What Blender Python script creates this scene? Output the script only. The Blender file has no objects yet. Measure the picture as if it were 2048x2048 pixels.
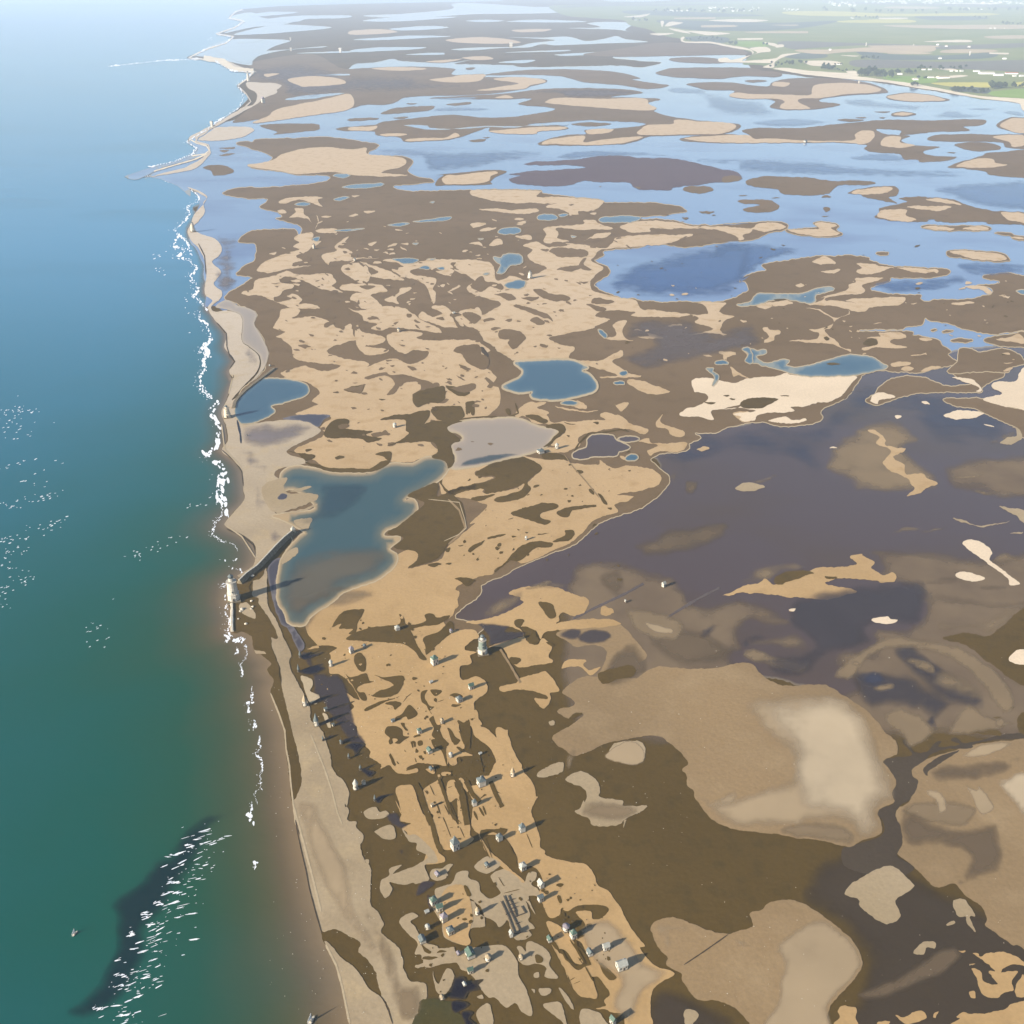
import bpy, bmesh, math, random
import numpy as np
from mathutils import Vector, noise, Matrix
from mathutils.geometry import delaunay_2d_cdt
R = math.radians
scene = bpy.context.scene
col = scene.collection
# ------------------------------------------------------------------ camera
CAM_H = 490.0          # flying height above the delta, metres
PITCH = 28.4           # degrees below the horizon
F = 1967.0             # focal length in units of the 2048 px frame
cam_d = bpy.data.cameras.new('camera')
cam_d.sensor_width = 36.0
cam_d.lens = 36.0 * F / 2048.0
cam_d.clip_start = 1.0
cam_d.clip_end = 250000.0
cam = bpy.data.objects.new('camera', cam_d)
cam.location = (0, 0, CAM_H)
cam.rotation_euler = (R(90 - PITCH), 0, 0)
col.objects.link(cam)
scene.camera = cam
# ------------------------------------------------------------------ sky, sun, exposure
SUN_EL, SUN_AZ = 22.0, 33.0      # light travels towards +x and, by SUN_AZ, towards +y
w = bpy.data.worlds.new("World"); scene.world = w; w.use_nodes = True
nt = w.node_tree
sky = nt.nodes.new('ShaderNodeTexSky'); sky.sky_type = 'NISHITA'; sky.sun_disc = False
sky.sun_elevation = R(SUN_EL)
sx, sy = -math.cos(R(SUN_AZ)), -math.sin(R(SUN_AZ))
sky.sun_rotation = math.atan2(sx, sy)
sky.altitude = 200; sky.air_density = 1.0; sky.dust_density = 1.0; sky.ozone_density = 1.5
bg = nt.nodes['Background']; bg.inputs[1].default_value = 0.075
nt.links.new(sky.outputs[0], bg.inputs[0])
sd = bpy.data.lights.new('sun', 'SUN'); sd.energy = 5.0; sd.angle = R(0.5); sd.color = (1.0, 0.91, 0.77)
so = bpy.data.objects.new('sun', sd); col.objects.link(so)
d = Vector((math.cos(R(SUN_AZ)) * math.cos(R(SUN_EL)), math.sin(R(SUN_AZ)) * math.cos(R(SUN_EL)), -math.sin(R(SUN_EL))))
so.rotation_euler = d.to_track_quat('-Z', 'Y').to_euler()
scene.view_settings.view_transform = 'Standard'
scene.view_settings.look = 'None'
scene.view_settings.exposure = 1.08
scene.view_settings.gamma = 1.0
scene.cycles.max_bounces = 6
scene.cycles.volume_bounces = 2
scene.cycles.transparent_max_bounces = 16
scene.cycles.volume_step_rate = 4.0

HAZE_D = 5.3e-5
# ------------------------------------------------------------------ mapping between the air view and the ground
sp, cp = math.sin(R(PITCH)), math.cos(R(PITCH))
def ray(u, v):
    a = (u - 1024.0) / F; b = (1024.0 - v) / F
    return a, cp + b * sp, -sp + b * cp
def ground(u, v, k=0.0):
    dx, dy, dz = ray(u, v)
    t = (CAM_H - k) / (k * dy / 600.0 - dz)
    return dx * t, dy * t, CAM_H + dz * t
def mpp(u, v):                       # metres per frame pixel there
    dx, dy, dz = ray(u, v)
    return (CAM_H / -dz) / F
CROP = {'S': (0, 0, 1), 'D0': (0, 0, .9434), 'T1': (0, 0, 2.76), 'T2': (700, 0, 2.76), 'T3': (1348, 0, 2.76),
        'A': (350, 350, 3.22), 'B': (900, 350, 3.22), 'C': (1448, 350, 3.22), 'D': (350, 750, 3.22), 'E': (900, 750, 3.22),
        'F': (1448, 750, 3.22), 'G': (400, 1200, 3.864), 'H': (800, 1200, 3.864), 'I': (1250, 1200, 2.421),
        'J': (500, 1600, 4.293), 'K': (850, 1600, 3.864), 'L': (1250, 1600, 2.421), 'X1': (640, 1380, 6.44),
        'X2': (1640, 80, 4.735), 'X3': (360, 100, 8.05), 'X5': (1150, 0, 4.83), 'X4': (430, 780, 19.32), 'Z': (0, 1500, 3.22), 'Y': (0, 700, 3.22)}
def pts(s, crop='S'):
    out = []
    for tok in s.split():
        if tok[0] == '@': crop = tok[1:]; continue
        x, y = tok.split(','); c = CROP[crop]
        out.append((c[0] + float(x) / c[2], c[1] + float(y) / c[2]))
    return out
# ------------------------------------------------------------------ materials
MAT = {}
def newmat(name):
    m = bpy.data.materials.new(name); m.use_nodes = True
    n = m.node_tree.nodes; l = m.node_tree.links
    return m, n, l, n['Principled BSDF']
def noise_mix(n, l, c1, c2, scale, detail=5, coord=None, lo=.35, hi=.65, stretch=None, dist=0.0):
    tc = n.new('ShaderNodeTexCoord')
    src = tc.outputs['Object']
    if stretch:
        mp = n.new('ShaderNodeMapping'); mp.inputs['Rotation'].default_value = (0, 0, stretch[1])
        mp.inputs['Scale'].default_value = (1, stretch[0], 1); l.new(src, mp.inputs[0]); src = mp.outputs[0]
    t = n.new('ShaderNodeTexNoise'); t.inputs['Scale'].default_value = scale; t.inputs['Detail'].default_value = detail
    t.inputs['Distortion'].default_value = dist
    l.new(src, t.inputs['Vector'])
    mr = n.new('ShaderNodeMapRange'); mr.inputs[1].default_value = lo; mr.inputs[2].default_value = hi
    l.new(t.outputs[0], mr.inputs[0])
    mx = n.new('ShaderNodeMix'); mx.data_type = 'RGBA'
    for i, c in ((6, c1), (7, c2)):
        if isinstance(c, tuple): mx.inputs[i].default_value = (*c, 1)
        else: l.new(c, mx.inputs[i])
    l.new(mr.outputs[0], mx.inputs[0])
    return mx.outputs[2]
def ground_mat(name, c1, c2, c3=None, big=.012, fine=.35, rough=.9, spec=.2, speck=None, gr=.11, away=None):
    m, n, l, b = newmat(name)
    o = noise_mix(n, l, c1, c2, big, 4)
    if away:                       # blends towards the away colour with distance along y
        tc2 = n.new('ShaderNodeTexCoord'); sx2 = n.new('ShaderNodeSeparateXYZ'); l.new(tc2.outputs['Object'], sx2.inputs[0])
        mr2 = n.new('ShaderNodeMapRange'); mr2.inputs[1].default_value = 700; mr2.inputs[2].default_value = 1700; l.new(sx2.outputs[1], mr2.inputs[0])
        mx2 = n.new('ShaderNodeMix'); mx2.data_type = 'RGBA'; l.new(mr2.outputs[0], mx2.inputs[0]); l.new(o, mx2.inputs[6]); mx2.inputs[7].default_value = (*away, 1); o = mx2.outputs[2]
    if c3: o = noise_mix(n, l, o, c3, fine, 6, lo=.52, hi=.85)
    tex = n.new('ShaderNodeTexNoise'); tex.inputs['Scale'].default_value = .42; tex.inputs['Detail'].default_value = 9; tex.inputs['Roughness'].default_value = .7
    t0 = n.new('ShaderNodeTexCoord'); l.new(t0.outputs['Object'], tex.inputs['Vector'])
    mrr = n.new('ShaderNodeMapRange'); mrr.inputs[1].default_value = .3; mrr.inputs[2].default_value = .7; mrr.inputs[3].default_value = 1 - gr; mrr.inputs[4].default_value = 1 + gr
    l.new(tex.outputs[0], mrr.inputs[0])
    vm = n.new('ShaderNodeVectorMath'); vm.operation = 'SCALE'; l.new(o, vm.inputs[0]); l.new(mrr.outputs[0], vm.inputs['Scale']); o = vm.outputs[0]
    if speck: o = noise_mix(n, l, o, speck, .6, 2, lo=.73, hi=.76)
    l.new(o, b.inputs['Base Color'])
    b.inputs['Roughness'].default_value = rough
    b.inputs['Specular IOR Level'].default_value = spec
    bp = n.new('ShaderNodeBump'); bp.inputs['Strength'].default_value = .35; bp.inputs['Distance'].default_value = .5
    tn = n.new('ShaderNodeTexNoise'); tn.inputs['Scale'].default_value = .25; tn.inputs['Detail'].default_value = 6
    tc = n.new('ShaderNodeTexCoord'); l.new(tc.outputs['Object'], tn.inputs['Vector'])
    l.new(tn.outputs[0], bp.inputs['Height']); l.new(bp.outputs[0], b.inputs['Normal'])
    MAT[name] = m; return m
def flat_mat(name, c, rough=.7, metal=0, c2=None, scale=2.0):
    m, n, l, b = newmat(name)
    o = noise_mix(n, l, c, c2 or tuple(x * .8 for x in c), scale, 5)
    l.new(o, b.inputs['Base Color']); b.inputs['Roughness'].default_value = rough; b.inputs['Metallic'].default_value = metal
    MAT[name] = m; return m
def water_mat(name, edge, mid, deep, rough=.12, e1=.25, e2=1.0, dark=None):
    m, n, l, b = newmat(name)
    at = n.new('ShaderNodeAttribute'); at.attribute_name = 'ed'
    cr = n.new('ShaderNodeValToRGB'); l.new(at.outputs['Fac'], cr.inputs[0])
    e = cr.color_ramp; e.elements[0].position = 0; e.elements[0].color = (*edge, 1)
    e.elements[1].position = e2; e.elements[1].color = (*deep, 1)
    x = e.elements.new(e1); x.color = (*mid, 1)
    o = cr.outputs[0]
    if dark: o = noise_mix(n, l, o, dark, .0035, 3, lo=.48, hi=.7, stretch=(1.6, .3))
    l.new(o, b.inputs['Base Color']); b.inputs['Roughness'].default_value = rough; b.inputs['IOR'].default_value = 1.33
    bp = n.new('ShaderNodeBump'); bp.inputs['Strength'].default_value = .12; bp.inputs['Distance'].default_value = .3
    tn = n.new('ShaderNodeTexNoise'); tn.inputs['Scale'].default_value = .3; tn.inputs['Detail'].default_value = 4
    tc = n.new('ShaderNodeTexCoord'); l.new(tc.outputs['Object'], tn.inputs['Vector'])
    l.new(tn.outputs[0], bp.inputs['Height']); l.new(bp.outputs[0], b.inputs['Normal'])
    MAT[name] = m; return m
def soft_mat(name, c, amax=.85, rough=.9, c2=None, ns=.03):
    m, n, l, b = newmat(name)
    o = noise_mix(n, l, c, c2 or tuple(x * .86 for x in c), .02, 4)
    l.new(o, b.inputs['Base Color']); b.inputs['Roughness'].default_value = rough
    b.inputs['Specular IOR Level'].default_value = .25
    at = n.new('ShaderNodeAttribute'); at.attribute_name = 'ed'
    tn = n.new('ShaderNodeTexNoise'); tn.inputs['Scale'].default_value = ns; tn.inputs['Detail'].default_value = 5
    tc = n.new('ShaderNodeTexCoord'); l.new(tc.outputs['Object'], tn.inputs['Vector'])
    ad = n.new('ShaderNodeMath'); ad.operation = 'MULTIPLY_ADD'; ad.inputs[1].default_value = 1.3; ad.inputs[2].default_value = -.62
    l.new(tn.outputs[0], ad.inputs[0])
    s = n.new('ShaderNodeMath'); s.operation = 'ADD'; l.new(at.outputs['Fac'], s.inputs[0]); l.new(ad.outputs[0], s.inputs[1])
    mr = n.new('ShaderNodeMapRange'); mr.interpolation_type = 'SMOOTHSTEP'; mr.inputs[1].default_value = .0; mr.inputs[2].default_value = 1.0
    mr.inputs[4].default_value = amax
    l.new(s.outputs[0], mr.inputs[0])
    fade = n.new('ShaderNodeMapRange'); fade.inputs[2].default_value = .25; l.new(at.outputs['Fac'], fade.inputs[0])
    mu = n.new('ShaderNodeMath'); mu.operation = 'MULTIPLY'; l.new(mr.outputs[0], mu.inputs[0]); l.new(fade.outputs[0], mu.inputs[1])
    l.new(mu.outputs[0], b.inputs['Alpha'])
    MAT[name] = m; return m
# bare grounds
ground_mat('mud', (.070, .041, .004), (.092, .055, .009), (.050, .031, .004), big=.004, fine=.08)
ground_mat('mud_upper', (.130, .082, .036), (.155, .100, .050), (.108, .068, .030), big=.004, fine=.03)
ground_mat('mud_dark', (.050, .034, .019), (.06, .042, .024))
ground_mat('marsh_lilac', (.15, .135, .105), (.13, .12, .09))
ground_mat('mud_purple', (.085, .060, .072), (.10, .07, .08), big=.003)
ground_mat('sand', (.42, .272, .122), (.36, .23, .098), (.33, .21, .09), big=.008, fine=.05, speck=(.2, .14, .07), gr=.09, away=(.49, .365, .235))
ground_mat('sand_pale', (.66, .53, .38), (.60, .48, .34), big=.01)
ground_mat('sand_grey', (.34, .26, .16), (.30, .225, .13), big=.012)
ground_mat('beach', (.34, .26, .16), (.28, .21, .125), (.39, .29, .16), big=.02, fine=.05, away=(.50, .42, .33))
ground_mat('tan', (.27, .18, .088), (.205, .138, .068), (.32, .225, .12), big=.005, fine=.02)
ground_mat('rim', (.42, .33, .21), (.36, .28, .17))
ground_mat('shore_cream', (.72, .62, .46), (.62, .52, .38))
ground_mat('field_green', (.15, .185, .045), (.21, .22, .07), big=.002, fine=.004)
ground_mat('field_moss', (.16, .26, .02), (.20, .30, .04), big=.004)
ground_mat('field_gold', (.52, .46, .08), (.42, .38, .08), big=.004)
ground_mat('field_tan', (.48, .37, .22), (.42, .32, .2), big=.004)
ground_mat('field_blue', (.07, .09, .07), (.10, .12, .09), big=.002)
ground_mat('turf', (.055, .042, .006), (.045, .040, .008), (.07, .055, .01), big=.05, fine=.5)
# waters
water_mat('lagoon', (.28, .25, .20), (.19, .27, .41), (.16, .24, .38), rough=.1, e1=.12, dark=(.11, .16, .29))
water_mat('lagoon_purple', (.28, .23, .16), (.080, .055, .052), (.070, .048, .046), rough=.12, e1=.12, dark=(.070, .045, .028))
water_mat('pond_blue', (.22, .23, .19), (.065, .12, .155), (.040, .092, .135), e1=.3)
water_mat('pond_teal', (.38, .27, .14), (.10, .11, .085), (.035, .075, .085), e1=.32)
water_mat('pond_grey', (.42, .33, .22), (.33, .26, .19), (.29, .235, .18), e1=.3)
water_mat('pond_and_shadow', (.05, .035, .015), (.014, .011, .014), (.008, .006, .012), e1=.4)  # near-black, mostly for cast shadows painted on the flats
water_mat('channel_purple', (.14, .12, .12), (.06, .052, .06), (.05, .045, .06), e1=.3)
# soft shallows and silt
soft_mat('silt_tan', (.235, .165, .09), .85)
soft_mat('silt_mid', (.175, .122, .070), .9, c2=(.13, .088, .052))
soft_mat('silt_light', (.38, .28, .165), .9)
soft_mat('silt_brown', (.13, .088, .048), .85)
soft_mat('silt_pale', (.46, .36, .235), .95)
soft_mat('deep_blue', (.025, .075, .22), .9, rough=.15)
soft_mat('deep_teal', (.001, .020, .028), .72, rough=.15)
soft_mat('deep_slate', (.045, .048, .080), .65, rough=.15)
soft_mat('deep_pond', (.03, .07, .095), .65, rough=.15)
soft_mat('silt_pond', (.15, .12, .08), .6)
soft_mat('deep_purple', (.052, .040, .042), .75, rough=.3)
soft_mat('wet_lilac', (.20, .165, .16), .8, rough=.4)
soft_mat('bright_water', (.42, .55, .70), .6, rough=.3)
soft_mat('mud_umber', (.052, .034, .018), .75)
soft_mat('mud_lilac', (.115, .09, .085), .75)
m, n, l, b = newmat('foam'); b.inputs['Roughness'].default_value = .9
l.new(noise_mix(n, l, (.9, .9, .92), (.62, .66, .72), .25, 4), b.inputs['Base Color']); MAT['foam'] = m

# ------------------------------------------------------------------ ground sheets
LAYER = 0.05
counters = {}
def knext(layer, step=.0009):
    i = counters.get(layer, 0); counters[layer] = i + 1
    return layer * LAYER + (i % 54) * step
def tag(o, label=None, cat=None, group=None, kind=None):
    if label: o['label'] = label
    if cat: o['category'] = cat
    if group: o['group'] = group
    if kind: o['kind'] = kind
    return o
def rough_outline(p, amp=1.0, sharp=False):
    """closed outline through the traced corners, rounded and given the ragged edge of real silt"""
    n = len(p); out = []
    for i in range(n):
        p0, p1, p2, p3 = p[i - 1], p[i], p[(i + 1) % n], p[(i + 2) % n]
        L = math.hypot(p2[0] - p1[0], p2[1] - p1[1])
        my = max(.25, math.sin(math.atan2(p1[1] + 40, F)) * 1.6) if p1[1] < 500 else 1
        st = max(1, int(L / (2.4 if p1[1] > 400 else 2.0)))
        st = min(st, 400)
        for j in range(st):
            t = j / st
            if sharp: x = p1[0] + (p2[0] - p1[0]) * t; y = p1[1] + (p2[1] - p1[1]) * t
            else:
                t2, t3 = t * t, t * t * t
                c = [.5 * (-t3 + 2 * t2 - t), .5 * (3 * t3 - 5 * t2 + 2), .5 * (-3 * t3 + 4 * t2 + t), .5 * (t3 - t2)]
                x = c[0] * p0[0] + c[1] * p1[0] + c[2] * p2[0] + c[3] * p3[0]
                y = c[0] * p0[1] + c[1] * p1[1] + c[2] * p2[1] + c[3] * p3[1]
            if amp:
                a = Vector((x / 22, y / 22, 3.1)); b2 = Vector((x / 7, y / 7, 7.7))
                c3 = Vector((x / 3, y / 3, 1.7))
                nx = noise.noise(a) * 3.0 + noise.noise(b2) * 2.2 + noise.noise(c3) * .8
                ny = noise.noise(a + Vector((31, 7, 0))) * 3.0 + noise.noise(b2 + Vector((5, 77, 0))) * 2.2 + noise.noise(c3 + Vector((9, 3, 0))) * .8
                f = min(1, max(.22, (y + 60) / 600))
                x += nx * amp * min(1, .5 + f * .5); y += ny * amp * f
            out.append((x, y))
    q = [out[0]]
    for a in out[1:]:
        if math.hypot(a[0] - q[-1][0], a[1] - q[-1][1]) > .35: q.append(a)
    if math.hypot(q[-1][0] - q[0][0], q[-1][1] - q[0][1]) < .35: q.pop()
    return q
def offset(p, dd):
    P = np.array(p); n = len(P)
    area = .5 * np.sum(P[:, 0] * np.roll(P[:, 1], -1) - np.roll(P[:, 0], -1) * P[:, 1])
    t = np.roll(P, -2, 0) - np.roll(P, 2, 0); L = np.hypot(t[:, 0], t[:, 1]) + 1e-6
    nn = np.stack([t[:, 1], -t[:, 0]], 1) / L[:, None]
    if area < 0: nn = -nn
    f = np.clip((P[:, 1] + 60) / 700, .22, 1)
    nn[:, 1] *= f; nn[:, 0] *= (.4 + .6 * f)
    return [tuple(a) for a in P + nn * dd]
def edge_dist(V, B):
    out = np.empty(len(V)); A = np.array(B); C = np.roll(A, -1, 0); D = C - A; LL = (D ** 2).sum(1) + 1e-9
    for i in range(0, len(V), 1500):
        W = V[i:i + 1500, None, :] - A[None]
        t = np.clip((W * D[None]).sum(2) / LL, 0, 1)
        out[i:i + 1500] = np.sqrt(((W - t[..., None] * D[None]) ** 2).sum(2)).min(1)
    return out
def inside(V, B):
    A = np.array(B); C = np.roll(A, -1, 0); r = np.zeros(len(V), bool)
    for (x1, y1), (x2, y2) in zip(A, C):
        if y1 == y2: continue
        c = ((y1 > V[:, 1]) != (y2 > V[:, 1])) & (V[:, 0] < (x2 - x1) * (V[:, 1] - y1) / (y2 - y1) + x1)
        r ^= c
    return r
def keep_inside(v, f, outline):
    tri = [list(x) for x in f if len(x) == 3]
    if not tri: return []
    T = np.array(tri); c = v[T].mean(1)
    a, b = v[T[:, 1]] - v[T[:, 0]], v[T[:, 2]] - v[T[:, 0]]
    ok = inside(c, outline) & (np.abs(a[:, 0] * b[:, 1] - a[:, 1] * b[:, 0]) > 1e-5)
    return [t for t, k in zip(tri, ok) if k]
def cdt(outline, fill=None):
    vs = [Vector(a) for a in outline]; n = len(vs)
    if fill:
        P = np.array(outline); lo, hi = P.min(0), P.max(0)
        gx = np.arange(lo[0], hi[0], fill); gy = np.arange(lo[1], hi[1], fill * (.5 if hi[1] < 450 else 1))
        if len(gx) and len(gy):
            G = np.stack(np.meshgrid(gx, gy), -1).reshape(-1, 2) + .37
            G = G[inside(G, P)]
            if len(G):
                dd = edge_dist(G, P); G = G[dd > fill * .25]
                vs += [Vector(a) for a in G]
    v, e, f, *_ = delaunay_2d_cdt(vs, [(i, (i + 1) % n) for i in range(n)], [], 0, 1e-4)
    v = np.array([tuple(a) for a in v])
    return v, keep_inside(v, f, outline)
SHEETS = {}
def sheet(name, cls, layer, outline, soft=None, fill=None, k=None):
    V, f = cdt(outline, fill)
    if len(V) < 3 or not f: return
    if k is None: k = knext(layer)
    co = [ground(a, b, k) for a, b in V]
    ed = np.ones(len(V))
    if soft: ed = np.clip(edge_dist(V, outline) / soft, 0, 1)
    key = (name, cls, layer)
    S = SHEETS.setdefault(key, ([], [], []))
    o = len(S[0]); S[0].extend(co); S[1].extend([[a + o for a in r] for r in f]); S[2].extend(ed)
def flush():
    for (name, cls, layer), (co, f, ed) in SHEETS.items():
        me = bpy.data.meshes.new(name); me.from_pydata(co, [], f)
        # faces look up
        a = me.attributes.new('ed', 'FLOAT', 'POINT'); a.data.foreach_set('value', np.array(ed, dtype=np.float32))
        me.materials.append(MAT[cls]); me.update()
        bm = bmesh.new(); bm.from_mesh(me)
        for fc in bm.faces:
            if fc.normal.z < 0: fc.normal_flip()
        bm.to_mesh(me); bm.free()
        o = bpy.data.objects.new(name, me); col.objects.link(o); o['kind'] = 'structure'
    SHEETS.clear()
NAMES = {'mud': 'mudflat', 'mud_upper': 'mudflat', 'mud_dark': 'mudflat', 'sand': 'sandbank', 'sand_upper': 'sandbank', 'sand_pale': 'salt_pan', 'sand_grey': 'sandbank', 'beach': 'beach', 'tan': 'sandbank',
         'shore_cream': 'shore', 'turf': 'turf', 'lagoon': 'lagoon', 'lagoon_purple': 'lagoon', 'marsh_lilac': 'mudflat', 'mud_purple': 'mudflat', 'rim': 'pond_rim'}
def name_of(cls):
    if cls in NAMES: return NAMES[cls]
    if cls.startswith('pond') or cls.startswith('channel'): return 'pond'  # sheets of painted shadow also get this object name
    if cls.startswith('field'): return 'field'
    return 'shallows'
def P(crop, layer, cls, data, amp=1.0, rim=None, sharp=False, sw=None):
    for s in data.split(';'):
        p = pts(s, crop)
        if len(p) < 3: continue
        ol = rough_outline(p, amp, sharp)
        if len(ol) < 4: continue
        wet = cls.startswith('pond') or cls.startswith('lagoon') or cls.startswith('channel')
        is_soft = cls.startswith(('silt', 'deep', 'wet', 'bright', 'mud_umber', 'mud_lilac'))
        soft = fill = None
        A = np.array(ol); ext = (A.max(0) - A.min(0)); small = max(3.0, min(ext))
        if wet or is_soft:
            soft = sw or (min(14 if wet else 26, small * (.30 if wet else .38)))
            fill = max(3.5, min(14, soft * .7))
        if rim:
            sheet('pond_rim', 'rim', layer, offset(ol, rim))
        sheet(name_of(cls), cls, layer, ol, soft, fill)
def RIB(crop, layer, cls, width, data, taper=True):
    for s in data.split(';'):
        p = pts(s, crop); n = len(p); Lf = []; Rt = []
        dense = []
        for i in range(n - 1):
            L = math.hypot(p[i + 1][0] - p[i][0], p[i + 1][1] - p[i][1]); st = max(1, int(L / 3))
            for j in range(st): dense.append((p[i][0] + (p[i + 1][0] - p[i][0]) * j / st, p[i][1] + (p[i + 1][1] - p[i][1]) * j / st))
        dense.append(p[-1]); n = len(dense)
        for i, a in enumerate(dense):
            b0, b1 = dense[max(0, i - 1)], dense[min(n - 1, i + 1)]
            tx, ty = b1[0] - b0[0], b1[1] - b0[1]; L = math.hypot(tx, ty) + 1e-6
            ww = width * .5 * (1 + .35 * noise.noise(Vector((a[0] / 9, a[1] / 9, 2.2))))
            if taper: ww *= min(1, .35 + min(i, n - 1 - i) * .35)
            Lf.append((a[0] + ty / L * ww, a[1] - tx / L * ww)); Rt.append((a[0] - ty / L * ww, a[1] + tx / L * ww))
        sheet(name_of(cls), cls, layer, Lf + Rt[::-1])
# ================================================================== TERRAIN
# the open tidal flat: one sheet to the horizon
def base_ground():
    me = bpy.data.meshes.new('ground'); X = 70000.0
    ys = [-1500, 0, 500, 1000, 2000, 4000, 8000, 16000, 32000, 62000]
    xs = [-X, -20000, -6000, -2000, 0, 2000, 6000, 20000, X]
    v = [(x, y, 0) for y in ys for x in xs]; nx = len(xs)
    f = [(j * nx + i, j * nx + i + 1, (j + 1) * nx + i + 1, (j + 1) * nx + i) for j in range(len(ys) - 1) for i in range(nx - 1)]
    me.from_pydata(v, [], f); me.materials.append(MAT['mud']); me.update()
    o = bpy.data.objects.new('ground', me); col.objects.link(o); o['kind'] = 'structure'
base_ground()
# ---- coast line (sea side of the beach ridge), far to near
COAST = pts("@T1 1340,50 1300,62 1265,100 1345,115 1300,150 1195,185 1290,200 1250,235 1140,270 1080,295 1035,322 1180,335 1225,355 1275,385 1400,395 1370,430 1310,470 1345,510 1370,540 1310,605 1180,690 1060,755 1040,785 1100,820 1130,850 1080,870 960,900 830,935 720,966 "
            "@A -310,15 -280,25 -100,5 0,35 90,85 140,120 190,150 175,190 120,215 140,250 115,290 95,330 78,370 110,430 150,475 185,540 195,600 195,660 190,760 235,810 200,858 240,900 270,955 320,1010 330,1060 320,1110 360,1160 380,1200 350,1260 365,1320 "
            "@D 350,30 372,40 345,120 300,240 325,330 335,420 298,490 380,550 430,620 440,720 440,810 380,880 328,940 328,980 440,1030 505,1090 518,1180 495,1235 410,1310 350,1360 340,1460 "
            "@G 245,120 255,240 360,235 400,290 430,370 490,440 550,485 520,540 575,610 545,720 610,870 655,1000 665,1150 700,1400 715,1560 "
            "@J 365,60 400,170 440,400 510,750 560,950 610,1130 630,1210 690,1330 760,1500 800,1650 860,1923 930,2250")
def build_sea():
    c = rough_outline(COAST, .5)
    # keep only the open traced run (the closing leg is replaced by the outer edges)
    end = COAST[-1]; i = min(range(len(c)), key=lambda j: (c[j][0] - end[0]) ** 2 + (c[j][1] - end[1]) ** 2)
    run = [a for j, a in enumerate(c[:i + 1]) if a[1] > 17 and (j > 8 or a[1] < 24)]
    outer = [(760, 2300), (1000, 4000), (-4000, 4000), (-2500, 2048), (-1500, 1000), (-2200, 300), (-3000, 60), (-3400, -10), (-1000, -23), (0, -23), (700, -23), (1100, -20), (1000, 2), (700, 8), (560, 12)]
    out = []
    P0 = outer + [run[0]]
    for a, b in zip(P0[:-1], P0[1:]):
        st = max(1, int(math.hypot(b[0] - a[0], b[1] - a[1]) / 40))
        for j in range(st): out.append((a[0] + (b[0] - a[0]) * j / st, a[1] + (b[1] - a[1]) * j / st))
    poly = run + out
    k = 0.03
    A = np.array(poly)
    # interior points, closer together near the shore
    G = []
    v = -20.0
    while v < 2290:
        st = 9 if v > 300 else 7
        G.append(np.stack([np.arange(-1500, 900, 12.0), np.full(200, v)], 1)); v += (3 if v < 60 else 6 if v < 250 else 10)
    G = np.concatenate(G); G += np.random.default_rng(1).uniform(-1.5, 1.5, G.shape)
    G = G[inside(G, A)]; dd = edge_dist(G, A); G = G[(dd > 2.5) & ((dd < 140) | (np.arange(len(G)) % 5 == 0))]
    vs = [Vector(a) for a in poly] + [Vector(a) for a in G]; n = len(poly)
    V, e, f, *_ = delaunay_2d_cdt(vs, [(i, (i + 1) % n) for i in range(n)], [], 0, 1e-4)
    V = np.array([tuple(a) for a in V]); f = keep_inside(V, f, poly)
    co = np.array([ground(a[0], a[1], k) for a in V])
    cs = np.array([ground(a, b, k)[:2] for a, b in run])
    dist = np.empty(len(co))
    for i in range(0, len(co), 1500):
        dist[i:i + 1500] = np.sqrt(((co[i:i + 1500, None, :2] - cs[None]) ** 2).sum(2)).min(1)
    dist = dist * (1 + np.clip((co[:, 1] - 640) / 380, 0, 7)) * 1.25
    me = bpy.data.meshes.new('sea'); me.from_pydata([tuple(a) for a in co], [], f)
    at = me.attributes.new('ed', 'FLOAT', 'POINT'); at.data.foreach_set('value', dist.astype(np.float32)); me.update()
    bm = bmesh.new(); bm.from_mesh(me)
    for fc in bm.faces:
        if fc.normal.z < 0: fc.normal_flip()
    bm.to_mesh(me); bm.free()
    m, n, l, b = newmat('sea')
    a = n.new('ShaderNodeAttribute'); a.attribute_name = 'ed'
    tc = n.new('ShaderNodeTexCoord')
    tn = n.new('ShaderNodeTexNoise'); tn.inputs['Scale'].default_value = .006; tn.inputs['Detail'].default_value = 4
    l.new(tc.outputs['Object'], tn.inputs['Vector'])
    ns = n.new('ShaderNodeMapRange'); ns.inputs[3].default_value = .8; ns.inputs[4].default_value = 1.2; l.new(tn.outputs[0], ns.inputs[0]); ns.inputs[1].default_value = .3; ns.inputs[2].default_value = .7
    mu = n.new('ShaderNodeMath'); mu.operation = 'MULTIPLY'; l.new(a.outputs['Fac'], mu.inputs[0]); l.new(ns.outputs[0], mu.inputs[1])
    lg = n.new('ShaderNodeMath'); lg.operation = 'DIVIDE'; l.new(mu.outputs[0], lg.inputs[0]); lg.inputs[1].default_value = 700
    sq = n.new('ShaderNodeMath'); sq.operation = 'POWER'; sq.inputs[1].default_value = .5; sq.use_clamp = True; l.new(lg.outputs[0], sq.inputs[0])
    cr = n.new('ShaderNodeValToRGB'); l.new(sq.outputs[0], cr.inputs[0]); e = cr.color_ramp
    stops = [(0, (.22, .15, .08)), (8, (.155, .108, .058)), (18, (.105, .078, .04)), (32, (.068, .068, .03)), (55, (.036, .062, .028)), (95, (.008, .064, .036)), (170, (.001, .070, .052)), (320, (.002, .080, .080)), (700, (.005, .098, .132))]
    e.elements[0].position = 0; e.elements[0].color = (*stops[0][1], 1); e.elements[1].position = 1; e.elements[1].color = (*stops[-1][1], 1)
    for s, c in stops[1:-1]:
        x = e.elements.new(math.sqrt(s / 700)); x.color = (*c, 1)
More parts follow.
